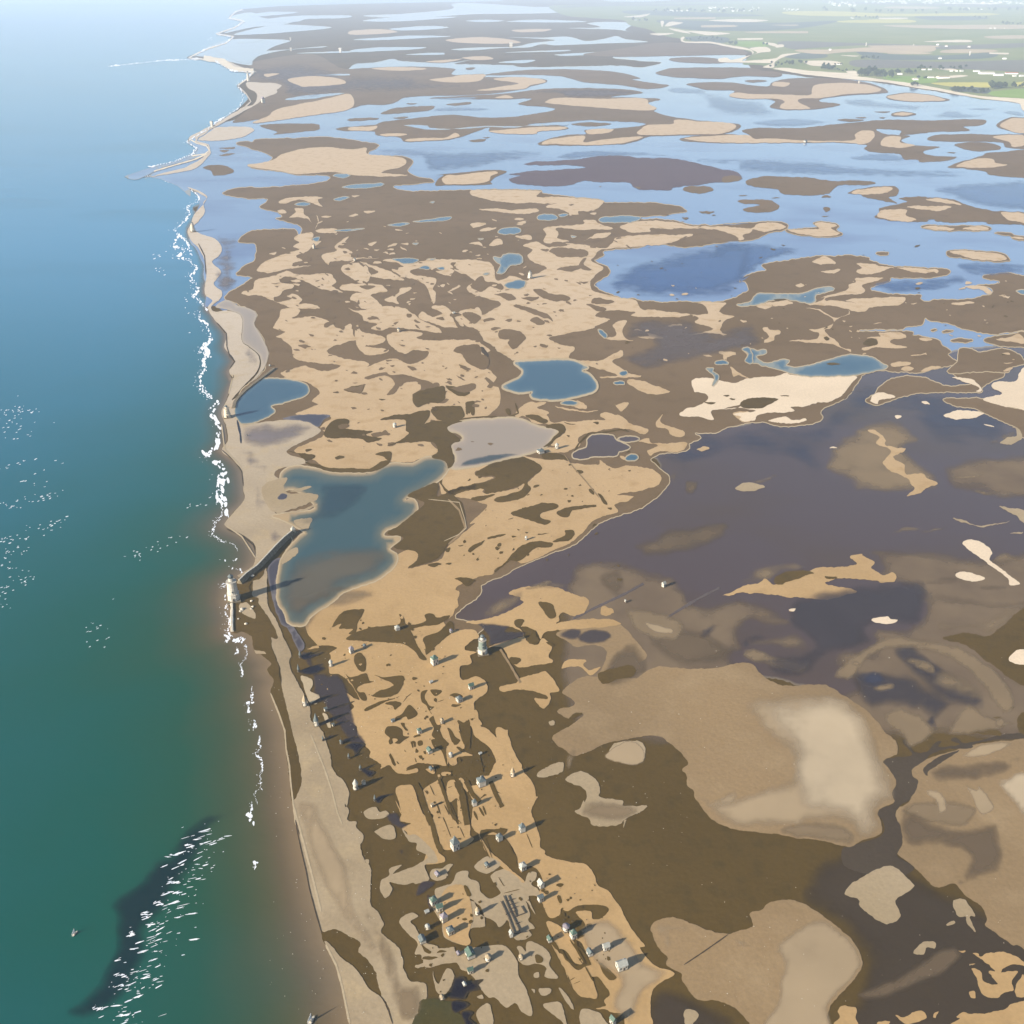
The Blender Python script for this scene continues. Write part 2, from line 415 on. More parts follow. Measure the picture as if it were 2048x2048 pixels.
    sxy = n.new('ShaderNodeSeparateXYZ'); l.new(tc.outputs['Object'], sxy.inputs[0])
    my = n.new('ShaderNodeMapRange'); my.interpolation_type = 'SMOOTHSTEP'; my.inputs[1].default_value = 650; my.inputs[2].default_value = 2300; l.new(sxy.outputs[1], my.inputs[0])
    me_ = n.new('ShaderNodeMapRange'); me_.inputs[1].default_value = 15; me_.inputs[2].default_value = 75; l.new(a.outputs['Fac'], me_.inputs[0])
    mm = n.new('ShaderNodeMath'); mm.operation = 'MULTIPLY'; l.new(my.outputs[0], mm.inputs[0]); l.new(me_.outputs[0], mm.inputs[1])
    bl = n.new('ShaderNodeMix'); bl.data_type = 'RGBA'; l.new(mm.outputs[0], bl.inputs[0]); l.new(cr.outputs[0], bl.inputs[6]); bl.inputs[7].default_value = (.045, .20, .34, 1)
    big = noise_mix(n, l, bl.outputs[2], (.010, .095, .135), .0016, 3, lo=.5, hi=1.1, stretch=(2.0, .4))
    l.new(big, b.inputs['Base Color']); b.inputs['Roughness'].default_value = .16; b.inputs['IOR'].default_value = 1.33
    w1 = n.new('ShaderNodeTexNoise'); w1.inputs['Scale'].default_value = .12; w1.inputs['Detail'].default_value = 6
    mp = n.new('ShaderNodeMapping'); mp.inputs['Rotation'].default_value = (0, 0, .5); mp.inputs['Scale'].default_value = (.8, 1.3, 1)
    l.new(tc.outputs['Object'], mp.inputs[0]); l.new(mp.outputs[0], w1.inputs['Vector'])
    bp = n.new('ShaderNodeBump'); bp.inputs['Strength'].default_value = .25; bp.inputs['Distance'].default_value = .6
    l.new(w1.outputs[0], bp.inputs['Height']); l.new(bp.outputs[0], b.inputs['Normal'])
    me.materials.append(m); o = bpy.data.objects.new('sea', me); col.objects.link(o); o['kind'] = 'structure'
build_sea()

# ---- L1 the great lagoon
P('S', 1, 'lagoon', "@S 380,392 345,366 300,350 350,325 392,300 385,288 420,256 520,228 590,225 640,212 690,200 700,135 @T2 150,343 235,325 310,340 530,345 680,330 580,352 850,358 1000,370 1480,362 1590,372 1720,348 1600,335 1455,320 1500,308 1760,305 1932,305 @T3 200,303 360,303 390,300 430,380 560,400 780,430 1000,440 1150,460 1350,490 1600,530 1900,570 2000,600 @S 2100,240 2100,900 2100,905 1900,880 1700,860 1500,850 1300,860 1150,700 1100,560 800,420 620,470 @A 560,700 350,860 250,845 190,840 200,780 180,640 170,540 100,430 90,380 100,320 130,260 160,150 100,90")
P('S', 1, 'lagoon_purple', "@F 2150,-60 2150,1700 @S 2120,1470 1900,1450 1700,1400 1560,1360 1400,1330 1290,1300 1180,1250 1110,1215 1050,1250 965,1245 905,1243 900,1220 940,1170 1060,1110 1160,1050 1220,1010 1300,960 1320,930 1290,900 1310,880 1400,860 1440,850 1500,845 @F 200,200 560,200 800,60 1000,-60", sw=40)
# far streams on the marsh
P('T1', 3, 'lagoon', "1290,190 1440,150 1560,135 1830,152 1560,180 1400,190;1380,80 1500,65 1640,68 1560,80 1420,90;1450,110 1600,90 1740,85 1932,85 1900,100 1700,105 1640,120 1500,125;1310,235 1450,218 1440,225 1350,238;"
  "1190,265 1300,268 1500,278 1790,255 1780,262 1620,272 1500,290 1400,320 1370,350 1290,330 1240,300 1200,285;1650,292 1932,282 1932,290 1700,295;1760,412 1932,408 1932,416 1780,418;1580,545 1700,525 1890,512 1880,520 1720,545 1600,552", amp=.5)
P('T2', 1, 'lagoon', "80,85 300,75 560,50 560,25 640,15 900,30 1060,38 1250,28 1450,35 1400,70 1300,75 1180,70 1000,75 700,78 500,90 300,95 150,95;70,115 250,95 560,92 540,100 260,118;640,115 750,108 850,115 750,122;870,120 1040,108 1300,118 1200,124;"
  "215,160 330,148 450,143 545,150 460,162 300,168;1210,155 1380,150 1310,128 1440,120 1560,130 1520,165 1560,178 1480,165 1350,160;20,218 200,205 340,196 555,200 400,210 150,222;"
  "880,205 1050,208 1200,202 1300,225 1400,215 1470,198 1520,215 1640,232 1400,240 1150,250 1060,245 980,262 850,265 660,278 560,272 700,262 900,258 1000,238 1130,222 1000,212;"
  "0,278 150,262 400,260 380,270 120,285 0,288;310,302 420,292 520,292 520,302;1130,302 1300,290 1500,280 1760,272 1700,282 1500,292 1220,308;860,290 1000,282 1200,276 1180,284;820,345 930,333 1025,332 960,348", amp=.5)
P('T3', 1, 'lagoon', "-400,-5 -150,-8 0,0 -150,8 -350,6", amp=.4)
# ---- L2 far shore fields
P('T3', 2, 'field_green', "-690,36 -560,28 -300,20 0,14 500,5 1200,0 2400,-8 2400,640 2000,600 1932,585 1900,560 1700,548 1600,527 1450,500 1340,480 1250,465 1150,448 1000,432 850,420 700,405 560,385 480,360 380,352 430,300 400,280 330,262 200,240 60,232 30,212 -20,205 -90,185 -150,160 -240,140 -270,118 -300,110 -470,98 -600,85", amp=.4)
# ---- L2 mud islands in the lagoon
P('T1', 2, 'mud_upper', "1440,690 1580,682 1740,684 1765,700 1750,718 1620,732 1510,742 1530,728 1470,710;1860,712 1932,698 1932,722 1890,722;1120,925 1160,912 1230,912 1290,940 1250,966 1180,966 1165,945;1210,818 1295,812 1280,822;1215,830 1265,828 1240,840;1210,855 1295,845 1250,860", amp=.6)
P('T2', 2, 'mud_upper', "-50,375 90,375 180,370 400,368 570,378 575,390 560,410 620,412 740,408 740,425 900,425 1060,435 1085,455 1000,475 960,490 800,515 640,525 420,530 300,540 260,560 200,578 90,578 0,600 -120,615 -300,640 -480,655 -640,678 -620,650 -560,600 -520,560 -440,520 -420,480 -530,462 -560,440 -520,410 -470,395 -545,372 -560,350 -430,322 -200,300;"
  "640,375 690,372 670,385 642,382;870,395 1000,385 1200,382 1450,395 1600,430 1560,440 1700,462 1760,470 1720,485 1620,490 1480,468 1300,455 1220,435 1150,420 960,412 740,415;"
  "170,625 260,595 440,585 465,592 420,612 230,628;310,572 370,570 340,578;530,575 660,563 660,575 580,582;240,650 320,645 290,657;0,655 150,650 130,662 0,668;660,775 750,768 740,780 680,784;735,760 775,757 760,764", amp=.6)
P('T2', 2, 'mud_upper', "440,542 600,530 800,520 920,508 1080,490 1300,486 1500,492 1612,508 1590,518 1440,535 1620,540 1715,548 1640,570 1690,600 1680,615 1760,640 1932,665 2100,680 2155,690 2140,715 2050,742 1932,745 1720,750 1640,755 1580,780 1500,795 1300,803 1050,800 1085,770 1200,745 1300,740 1300,715 1450,710 1600,695 1615,678 1400,666 1320,663 1180,672 1000,682 990,688 1130,692 1200,702 1190,715 1050,725 1000,740 860,738 770,727 760,705 600,760 500,775 310,782 270,755 150,745 130,725 0,722 -80,712 0,700 130,690 180,672 330,655 450,640 580,633 700,645 850,648 1000,632 1130,605 1080,590 930,575 1000,545 830,548 600,546;"
  "1220,685 1330,675 1440,682 1340,697", amp=.6)
P('T2', 3, 'lagoon', "300,690 430,693 440,705 600,712 760,702 900,705 1000,690 1180,676 1200,690 1130,691 900,697 760,696 640,703 520,716 420,714", amp=.4)
P('T2', 2, 'mud_purple', "@T2 880,960 1000,945 1110,940 1300,925 1200,912 980,912 970,900 1060,890 1230,882 1390,860 1500,858 1620,872 1760,872 1870,890 1990,920 2130,950 @B 1880,10 1870,30 1700,50 1560,68 1440,80 1420,98 1300,95 1240,95 1180,80 1150,50 1000,45 870,40 730,72 560,68 420,55 380,25 450,5", amp=.8)
P('B', 2, 'mud_upper', "1500,90 1560,70 1660,75 1700,98 1640,115 1540,112;1605,240 1650,232 1705,240 1660,250;960,68 975,66 970,73;1190,78 1230,74 1220,88", amp=.8)
P('C', 2, 'mud_upper', "90,165 140,158 280,160 345,185 355,210 320,235 230,242 150,238 120,215 200,200 230,190 190,185 120,182;140,50 170,25 260,8 400,12 550,18 720,40 860,35 970,50 930,65 750,68 680,110 600,128 420,128 360,110 350,95 280,85 190,75;"
  "0,10 110,10 90,35 0,45;625,140 655,130 690,138 650,148;640,210 680,208 685,225 655,238;95,132 150,130 120,137;305,150 360,145 340,152;630,267 675,264 650,271;"
  "970,265 1000,240 1000,215 1110,190 1180,170 1130,150 1200,142 1330,142 1480,160 1560,190 1700,225 1932,238 2150,245 2150,330 1932,322 1700,315 1690,302 1600,300 1500,310 1370,300 1360,285 1310,290 1300,302 1150,300 1050,292;"
  "800,115 840,95 940,80 1080,70 1125,95 1110,130 1060,145 1120,180 1010,165 900,140 890,125", amp=.8)
P('C', 2, 'mud_upper', "1270,335 1320,322 1450,330 1550,328 1680,330 1720,345 1680,358 1560,360 1420,358 1320,350;1745,375 1800,368 1850,372 1870,390 1932,395 2100,400 2100,425 1880,415 1840,390;980,505 1010,495 1060,500 1055,512 1000,514;1435,492 1480,485 1690,490 1800,508 1845,548 1800,558 1640,550 1560,535 1450,522;"
  "400,355 480,345 600,335 575,308 650,302 740,322 720,350 760,380 690,400 540,395 430,375", amp=.7, rim=1.6)
P('T3', 2, 'mud_upper', "-120,240 50,237 280,255 380,275 400,300 300,302 0,308 -300,312 -500,300 -300,270;-20,322 100,315 230,322 280,345 160,350 0,338;-50,385 0,375 180,372 360,372 460,380 500,392 560,395 600,410 560,425 400,420 300,430 240,435 120,430 0,425 -100,405;390,445 450,440 515,447 430,455;"
  "70,465 150,455 300,455 420,470 520,475 540,455 620,435 800,430 960,440 1100,465 1175,500 1150,515 980,525 820,545 810,560 900,570 915,580 850,592 750,605 600,605 530,590 560,560 500,545 380,545 310,525 330,500 180,495 120,480;"
  "1170,535 1200,520 1300,512 1420,525 1520,550 1450,560 1300,560 1200,550;1200,628 1260,615 1335,628 1300,640 1220,642;900,662 960,655 1050,662 980,670;1000,648 1060,646 1040,653;1135,648 1170,646 1150,653;1105,617 1190,614 1160,622", amp=.6)
P('T3', 2, 'mud_upper', "35,765 130,748 300,740 420,750 375,720 480,705 700,705 850,690 1000,675 1200,660 1400,665 1600,658 1710,660 1720,680 1680,695 1600,700 1630,722 1450,728 1380,735 1250,745 1250,720 1120,712 1170,740 1300,750 1255,775 1320,800 1465,812 1380,835 1400,855 1500,862 1560,868 1500,885 1370,895 1340,880 1270,880 1240,850 1100,840 1050,820 1060,800 900,788 600,790 300,792 150,785 60,780;"
  "1780,690 1850,650 1932,648 2060,650 2060,745 1932,738 1840,720;1400,765 1450,745 1600,740 1760,742 1932,740 2060,740 2060,820 1850,815 1800,785 1600,782 1450,780;1550,800 1620,785 1720,787 1800,805 1790,825 1680,835 1610,825;1510,925 1560,900 1700,860 1720,845 1830,835 1932,825 2150,820 2150,966 2000,985 1750,966 1720,948 1600,930;1505,843 1555,840 1540,847", amp=.6)
# the mainland
P('S', 2, 'mud_upper', "@T1 1310,795 1345,780 1395,785 1430,768 1640,762 1800,755 1930,768 @T2 60,780 160,800 105,840 130,858 280,862 345,888 318,940 @A 1560,10 1640,25 1660,45 1500,62 1410,68 1420,90 1520,102 1900,98 "
  "@B 250,92 560,98 600,115 680,132 850,148 960,158 1000,180 1100,178 1280,178 1450,195 1520,225 1500,240 1380,258 1220,266 1215,285 1400,288 1560,318 1780,322 1932,310 @C 0,318 200,305 380,305 405,335 380,355 270,380 200,415 0,430 "
  "@B 1860,425 1700,440 1560,462 1430,455 1320,440 1200,465 1000,485 990,520 930,550 1020,600 1020,640 960,680 930,710 1000,760 1200,805 1500,820 1720,815 1860,780 1925,740 1900,690 1870,680 1932,650 "
  "@C 100,690 160,640 270,610 245,580 380,555 560,530 780,518 930,530 950,555 1100,590 1380,600 1440,610 1455,635 1370,655 1220,665 1080,660 1060,690 960,715 955,745 1100,768 1260,772 1265,800 1310,820 1400,802 1550,805 1680,780 1730,755 1700,720 1600,712 1700,705 1770,700 1760,675 1670,665 1700,640 1830,630 1932,650 2150,650 2150,1010 1932,1000 1750,1025 1600,1005 1480,965 1330,935 1295,925 1270,965 1180,975 1140,995 1000,990 870,995 870,1008 1190,1008 1230,1035 1380,1060 1400,1090 1460,1130 1440,1160 1500,1200 1470,1225 1380,1245 1250,1270 1080,1265 1030,1255 930,1270 870,1320 820,1400 770,1440 "
  "@F 830,100 740,170 660,200 620,250 630,285 560,315 430,330 330,325 240,300 120,315 0,345 @E 1750,350 1700,375 1580,370 1612,405 1540,440 1520,485 1370,505 1290,545 1330,590 1400,640 1410,700 1350,770 1200,870 1000,930 930,980 890,1020 800,1090 620,1160 450,1230 330,1300 210,1350 200,1400 150,1450 60,1520 40,1570 110,1590 200,1605 "
  "@S 962,1262 900,1290 700,1280 620,1190 560,1000 500,880 480,820 @A 420,1400 550,1290 590,1210 600,1130 560,1040 510,960 530,890 400,830 320,790 430,710 500,665 400,640 430,600 510,550 525,500 510,440 410,430 480,365 640,350 770,350 800,395 820,340 760,310 650,280 690,270 660,240 550,210 600,155 480,150 310,125 380,90 480,80 600,80 830,62 950,45 1000,20 960,0 "
  "@T1 1640,966 1540,945 1430,935 1370,912 1490,888 1480,850", amp=.8, rim=1.8)
P('F', 2, 'mud_upper', "1000,80 1080,25 1180,8 1290,20 1370,50 1420,70 1540,70 1600,50 1520,25 1480,-30 1700,-55 1790,-40 1800,5 1740,30 1660,80 1660,105 1590,110 1290,115 1180,130 1100,155 1000,190 930,180 915,155 970,130;1410,160 1500,150 1680,155 1760,190 1932,230 2150,240 2150,460 1932,400 1890,345 1760,280 1700,255 1600,210 1500,200", amp=.7, rim=1.8)
P('C', 2, 'mud_upper', "1440,1265 1500,1205 1510,1160 1520,1120 1590,1120 1640,1140 1700,1135 1800,1120 1890,1150 1932,1200 1932,1215 1850,1240 1820,1270 1700,1265 1600,1270 1450,1275;1680,1065 1730,1045 1850,1025 1932,1010 2150,1010 2150,1095 1860,1105 1740,1090;1460,1067 1520,1052 1600,1065 1540,1078;1405,1008 1440,1000 1475,1008 1430,1016;1335,998 1355,990 1370,998 1350,1006", amp=.7, rim=1.8)
# ---- beach and coast strip
P('A', 3, 'beach', "@X3 380,110 700,170 850,290 1180,330 1230,360 1120,320 900,235 640,130;@X3 1080,520 1300,525 1500,530 1640,570 1560,640 1560,690 1350,780 1240,870 1150,920 1000,1000 860,1080 640,1190 560,1200 700,1110 900,990 1020,920 1180,880 1240,760 1210,680 1100,610;"
  "@X3 300,1450 400,1370 520,1290 560,1250 900,1235 1100,1240 1190,1280 1150,1330 1000,1400 800,1440 550,1460;@X3 160,1400 320,1310 480,1230 500,1240 420,1340 250,1450 420,1530 470,1610 480,1680 250,1900 -200,2000 -500,2050 -560,2070 -300,1990 100,1880 380,1720 330,1600 160,1500", amp=.5)
P('A', 3, 'beach', "80,80 150,100 205,140 180,185 190,240 150,300 120,330 150,370 250,405 300,460 285,520 240,560 295,625 250,700 300,750 290,800 235,845 260,880 340,870 430,920 430,1060 480,1110 540,1170 530,1260 450,1350 370,1449 @D 590,0 410,155 380,200 430,290 500,310 690,290 850,300 925,340 920,380 720,490 830,540 840,570 690,600 640,640 700,690 590,700 570,780 640,880 760,985 700,1060 500,1250 410,1300 400,1290 500,1230 520,1150 510,1090 440,1030 330,980 330,940 440,810 440,720 430,620 380,550 300,490 340,420 330,330 300,240 350,120 375,0 "
  "@A 375,1310 350,1260 380,1190 320,1110 330,1030 270,950 210,860 240,810 190,760 200,640 190,540 150,470 110,430 80,370 100,320 120,260 180,190 200,150 160,120", amp=.4)
P('G', 3, 'beach', "@D 590,1240 510,1290 500,1390 480,1470 @G 480,90 500,200 540,270 560,370 600,480 630,600 625,680 660,830 700,960 730,1080 770,1260 780,1420 715,1560 @J 365,60 400,170 440,400 510,750 560,950 620,1130 720,1105 830,1160 920,1200 945,1240 925,1300 1020,1380 1080,1480 1110,1600 1140,1700 1200,1800 1240,2000 1470,2100 1455,1850 1500,1770 1520,1660 1500,1580 1380,1555 1330,1480 1300,1340 1270,1260 1150,1160 1130,1110 1150,1060 1100,960 1030,870 1040,600 985,520 950,400 975,310 910,240 915,190 840,170 850,90 810,30 @G 1130,1600 1150,1500 1110,1400 1030,1320 1000,1180 960,1050 920,980 860,930 850,830 790,700 720,570 690,480 700,410 650,300 600,180 560,100 520,20", amp=.7)
P('J', 3, 'beach', "690,1240 790,1360 880,1420 960,1520 1020,1620 1120,1690 1180,1800 1220,1923 1260,2100 920,2200 860,1923 800,1650 760,1500 700,1340 640,1215;@G 430,410 550,410 490,350 440,340;@G 500,1400 500,1400 500,1400", amp=.5)
P('G', 3, 'rim', "@G 245,-20 262,-10 260,230 250,240;@G 330,60 400,20 430,90 500,130 430,180 350,120;@G 250,200 340,170 375,180 370,215 270,220;@G 780,590 860,610 870,650 850,700 920,740 900,800 850,790 820,720;@G 945,880 980,890 1015,970 990,985", amp=.6)
P('D', 3, 'beach', "@X4 640,530 700,640 620,760 650,1180 800,1420 950,1620 850,1700 800,1800 760,1932 520,1932 500,1500 330,1200 240,1180 250,850 320,700 450,560 560,200 650,100;", amp=.4) if False else None
RIB('T1', 4, 'shore_cream', 2.6, "1340,52 1300,64 1265,100 1345,115 1300,150 1195,187 1290,202 1250,236 1145,270 1085,297 1040,320 1180,333 1225,355 1275,385 1400,395 1372,430 1315,470", taper=False)
RIB('T1', 4, 'beach', 2.6, "1320,480 1360,520 1385,560 1320,620 1200,690 1100,740 1080,780 1150,800 1160,840 1090,875 960,912 850,945", taper=False)
RIB('X3', 4, 'shore_cream', 10, "380,125 700,185 850,300 1000,320 1180,335", taper=False)
P('T1', 2, 'lagoon', "1150,258 1240,225 1300,215 1440,215 1600,225 1500,262 1400,330 1380,360 1240,335 1180,320 1080,310 1040,318", amp=.3)
P('T1', 2, 'lagoon', "1260,100 1330,75 1400,70 1460,100 1640,110 1560,135 1400,150 1240,182 1300,150 1345,118", amp=.3)
P('T1', 3, 'lagoon', "690,975 740,955 830,925 960,892 1060,858 1090,825 1040,790 1075,762 1100,790 1150,815 1140,850 1040,885 900,925 760,990", amp=.3)
RIB('T1', 4, 'shore_cream', 2.2, "1060,860 1130,850 1155,830 1140,805 1085,790 1050,770;1140,850 1060,885 960,912 850,945", taper=False)
P('A', 3, 'pond_grey', "262,850 330,805 400,838 490,865 528,900 512,960 555,1040 598,1130 588,1210 540,1290 480,1340 540,1262 548,1170 480,1105 432,1060 432,920 345,868", amp=.3)
# wet tones of the beach
P('A', 4, 'wet_lilac', "250,600 420,700 300,760 260,700;340,880 440,960 470,1080 540,1170 520,1250 440,1180 430,1000", amp=.6)
P('D', 4, 'wet_lilac', "400,460 500,480 570,550 620,570 590,650 560,720 600,850 500,850 530,640 480,600 440,540;460,910 560,915 640,980 700,1040 620,1100 600,1010 540,950;430,330 650,300 880,320 800,420 560,480 440,440", amp=.8)
P('J', 4, 'silt_tan', "900,760 960,900 1080,1000 1200,1200 1290,1420 1340,1560 1480,1600 1460,1850 1300,1900 1180,1620 1080,1250 940,960", amp=.8)
P('J', 4, 'silt_light', "390,20 560,10 640,160 740,380 840,560 900,740 930,940 1100,1230 1160,1440 1060,1330 880,1130 700,900 560,560 440,240", amp=.8)
RIB('G', 4, 'rim', 3.2, "545,720 610,880 655,1010 665,1150 690,1280 700,1400 718,1560 740,1739;855,1040 960,1300 1020,1480 1060,1640 1100,1739")
RIB('J', 4, 'rim', 4.2, "370,40 400,150 430,260 510,560 560,760 610,960;650,1240 740,1420 790,1600 830,1800 855,1923")
RIB('J', 5, 'mud_dark', 2.2, "390,170 410,290 440,430 480,600 510,760 560,950 615,1140;1130,1690 1180,1780 1225,1923")
RIB('A', 4, 'mud_dark', 2.0, "150,440 190,520 200,640;330,1090 350,1160 385,1200 350,1250;270,950 330,1020 335,1110")
RIB('D', 4, 'mud_dark', 2.0, "300,480 390,560 430,620 440,715;330,990 440,1040 505,1095 520,1150")
RIB('D', 4, 'rim', 2.6, "370,20 345,120;300,320 320,480 430,600;330,970 430,1040 520,1180")
P('D', 3, 'mud', "@D 420,1330 520,1240 600,1180 560,1300 500,1330 490,1400 600,1560 660,1700 500,1640 380,1600 370,1470;@G 255,10 440,-20 440,90 480,180 540,290 555,370 600,500 620,620 640,720 700,950 735,1100 775,1270 780,1420 715,1555 690,1380 660,1140 640,960 560,760 550,690 575,620 520,540 550,480 490,400 420,380 400,290 330,240 250,240", amp=.7)
P('G', 4, 'beach', "300,50 350,15 400,60 430,110 420,145 340,110", amp=.8)
P('G', 3, 'channel_purple', "575,0 620,0 640,60 740,230 800,330 800,380 760,390 700,260 620,120", amp=.5)
P('G', 3, 'channel_purple', "@D 600,1240 680,1180 670,1280 650,1340 670,1440 740,1560 760,1610 690,1610 630,1450", amp=.5)
P('G', 4, 'deep_purple', "760,380 850,420 900,560 1080,580 1140,700 1180,850 1220,1000 1280,1100 1200,1150 1050,950 930,780 870,700 860,560", amp=1.0, sw=7)
P('G', 5, 'pond_and_shadow', "770,430 860,400 850,425 950,400 860,450 800,460;760,555 850,515 950,490 930,510 960,530 870,575;840,815 950,745 1080,725 980,765;975,855 1080,810 1200,780 1100,825;920,970 1040,895 1160,875 1080,915;1030,975 1080,940 1160,935;950,1080 1000,1050 1060,1040;1085,1105 1130,1070 1220,1050 1180,1080;1120,1140 1180,1100 1280,1110 1240,1150 1200,1210 1180,1160;1240,1310 1330,1285 1290,1310 1350,1330 1310,1370 1270,1340;1350,1545 1400,1510 1490,1500 1420,1530 1380,1570", amp=.3)  # long cast shadows on the mud, painted as flat dark sheets
RIB('D', 4, 'pond_and_shadow', 4, "400,290 420,380 425,440")
# ---- deep water and bright water tones of the lagoon
P('T3', 2, 'deep_blue', "70,870 200,868 400,870 600,880 830,890 950,910 1250,925 1500,935 1700,950 1500,985 900,975 500,960 310,935 350,910 170,910;940,870 1100,845 1220,850 1280,885 1180,892 1000,885;100,600 180,570 100,520 0,510 0,480 120,490 330,530 500,560 520,590 640,630 500,650 300,640 180,605;420,675 550,655 700,652 850,672 700,698 500,695;920,550 1050,540 1150,560 1350,575 1540,580 1500,590 1350,600 1400,620 1200,600 1000,590;1420,640 1500,610 1380,600 1560,610 1600,625 1750,632 1600,655 1480,650;1600,600 1700,594 1800,600 1700,608;1800,615 1900,612 1930,640 1850,632", amp=.5)
P('T2', 2, 'deep_blue', "130,825 200,812 350,815 500,830 800,822 1050,825 1140,845 900,890 700,930 500,955 430,950 400,900 380,870 200,855;1130,865 1260,830 1450,830 1700,845 1800,865 1600,860 1400,865 1200,880;1750,495 1800,480 1932,490 1960,515 1800,515;450,610 550,590 750,595 740,610;430,545 600,535 720,538 640,550", amp=.5)
P('T2', 3, 'mud_lilac', "920,510 1080,492 1300,486 1500,492 1612,508 1550,525 1400,540 1200,540 1150,520;-40,430 0,410 200,408 380,415 400,445 700,460 930,455 930,470 700,490 450,505 250,518 0,520 -200,545 -370,540 -380,480 -520,450 -540,380 -300,340 -100,380", amp=.5)
P('C', 2, 'deep_blue', "1330,105 1400,70 1600,45 1932,25 2150,20 2150,230 1932,235 1700,215 1560,180 1450,140;20,280 150,270 300,265 440,285 400,295 200,292 60,290;-40,440 200,430 380,450 560,470 500,500 300,560 200,620 100,680 -100,600;1000,680 1300,660 1600,640 1500,720 1250,760 1100,765 960,740;1500,560 1932,570 1932,640 1600,650", amp=.6, sw=16)
P('B', 2, 'deep_blue', "1050,640 1150,570 1400,500 1600,450 1932,440 1932,640 1850,740 1700,800 1300,800 1050,750 980,710", amp=.6, sw=34)
P('A', 2, 'wet_lilac', "200,380 330,390 420,420 380,520 440,560 380,640 420,690 300,770 260,700 290,620 240,560 300,480", amp=.6)
P('F', 1, 'deep_slate', "-150,330 0,350 240,305 430,335 560,320 640,285 630,250 760,165 900,40 1400,100 1900,230 1880,340 1850,420 1500,480 1300,420 1150,260 900,300 650,480 640,640 300,560 0,520 -250,640 -400,560 -430,520 -300,430", amp=1, sw=60)
# ---- L3 sand
P('T1', 3, 'sand', "1370,912 1500,885 1560,850 1680,820 1800,812 1932,825 @T2 90,815 105,850 280,868 312,900 270,925 200,940 180,955 @A 1500,0 1380,10 1150,0 1000,-20 @T1 1640,962 1540,943 1430,930;@T1 1590,438 1720,420 1860,432 1900,462 1700,478 1650,472;@T1 1460,410 1540,405 1480,425;@T1 1480,640 1540,600 1800,545 1932,520 1932,600 1700,640 1400,680", amp=.5)
P('T2', 3, 'sand', "1080,560 1150,540 1400,545 1620,542 1650,575 1690,598 1640,610 1450,600 1250,585 1100,570;1310,715 1450,712 1410,735 1320,740;1290,785 1400,770 1600,752 1600,765 1500,790 1350,800 1130,795 1060,795 1100,770 1290,750;770,725 900,712 1040,700 1190,702 1170,715 1040,725 1020,738 860,738;310,770 400,762 520,760 580,735 600,755 500,772 330,780;170,740 280,735 310,745 200,752;0,702 100,700 150,695 120,720 0,720;"
  "820,430 930,425 1050,435 1080,455 1000,468 960,490 830,498 700,500 830,478 930,460 800,440;440,440 560,425 600,415 740,410 740,425 700,450 560,455;120,378 240,370 410,375 400,385 250,390;530,220 700,205 860,215 940,235 800,242 600,235;0,172 100,162 200,163 260,178 120,190 0,190;620,318 740,310 790,325 700,332;800,540 860,525 900,540;420,340 560,328 620,325 520,345;"
  "1600,715 1650,690 1780,685 1800,660 1932,670 2100,680 2130,705 2050,738 1932,740 1700,745 1590,740;900,165 1100,160 1080,172 950,178", amp=.5)
P('A', 2, 'mud_upper', "@T2 470,966 640,950 740,938 840,940 862,950 @B 290,15 258,45 270,58 150,66 0,66 @A 1680,66 1690,30 1730,0", amp=.3)
P('A', 3, 'sand', "@T2 600,966 700,952 800,945 815,958 @B 265,5 245,40 150,57 0,60 @A 1740,58 1720,25 1760,0", amp=.3)
P('T3', 3, 'sand', "310,530 340,510 450,520 560,520 740,525 760,500 780,470 900,458 1050,465 1140,490 1110,510 950,520 820,540 700,545 690,565 750,600 600,600 590,580 610,560 560,545 400,545;540,465 560,452 640,458 610,478 550,475;1180,530 1300,515 1420,528 1500,550 1420,558 1300,558 1200,545;60,765 200,750 400,745 450,765 560,765 720,775 980,775 1000,740 1040,722 1100,725 1100,765 1040,795 900,785 300,788;"
  "1140,790 1170,755 1250,755 1250,785 1330,800 1250,815 1160,808;1560,915 1650,880 1750,875 1780,900 1840,910 1750,925 1620,925;1800,690 1860,655 1932,652 2060,655 2060,735 1900,732 1840,715;1760,755 1850,745 1932,750 1932,800 1870,810 1850,785;1210,630 1260,620 1320,628 1260,638", amp=.5)
P('C', 3, 'sand', "820,112 860,95 950,85 1070,75 1080,95 1000,120 880,122;990,262 1010,230 1100,220 1180,225 1170,255 1240,285 1180,300 1070,290;1300,155 1380,150 1460,165 1535,190 1440,185;1180,210 1250,198 1310,200 1440,200 1455,212 1380,230 1300,225;1780,245 1850,238 1932,245 2000,250 2000,310 1850,295;1280,338 1350,328 1480,345 1440,355 1330,348;1535,350 1620,330 1700,340 1680,355;1850,398 1932,402 1932,412 1870,408;"
  "1460,490 1690,495 1790,515 1820,545 1740,550 1640,545 1560,525;410,355 500,348 610,345 585,312 650,306 730,325 690,345 745,375 680,395 540,390;190,340 220,315 320,308 390,325 380,345 250,362 190,352 120,375 130,410 90,418 100,390 40,355 -40,348 0,336 100,350;"
  "570,560 640,528 660,525 715,555 710,572 650,575;850,572 880,565 950,575 1100,598 1050,605 960,635 870,635 860,615 890,600;1120,600 1290,602 1375,610 1370,635 1340,620 1270,632;210,835 300,820 400,808 440,835 320,845 270,862 230,855;620,625 730,608 745,620 700,632;460,712 500,702 520,715 480,722", amp=.8)
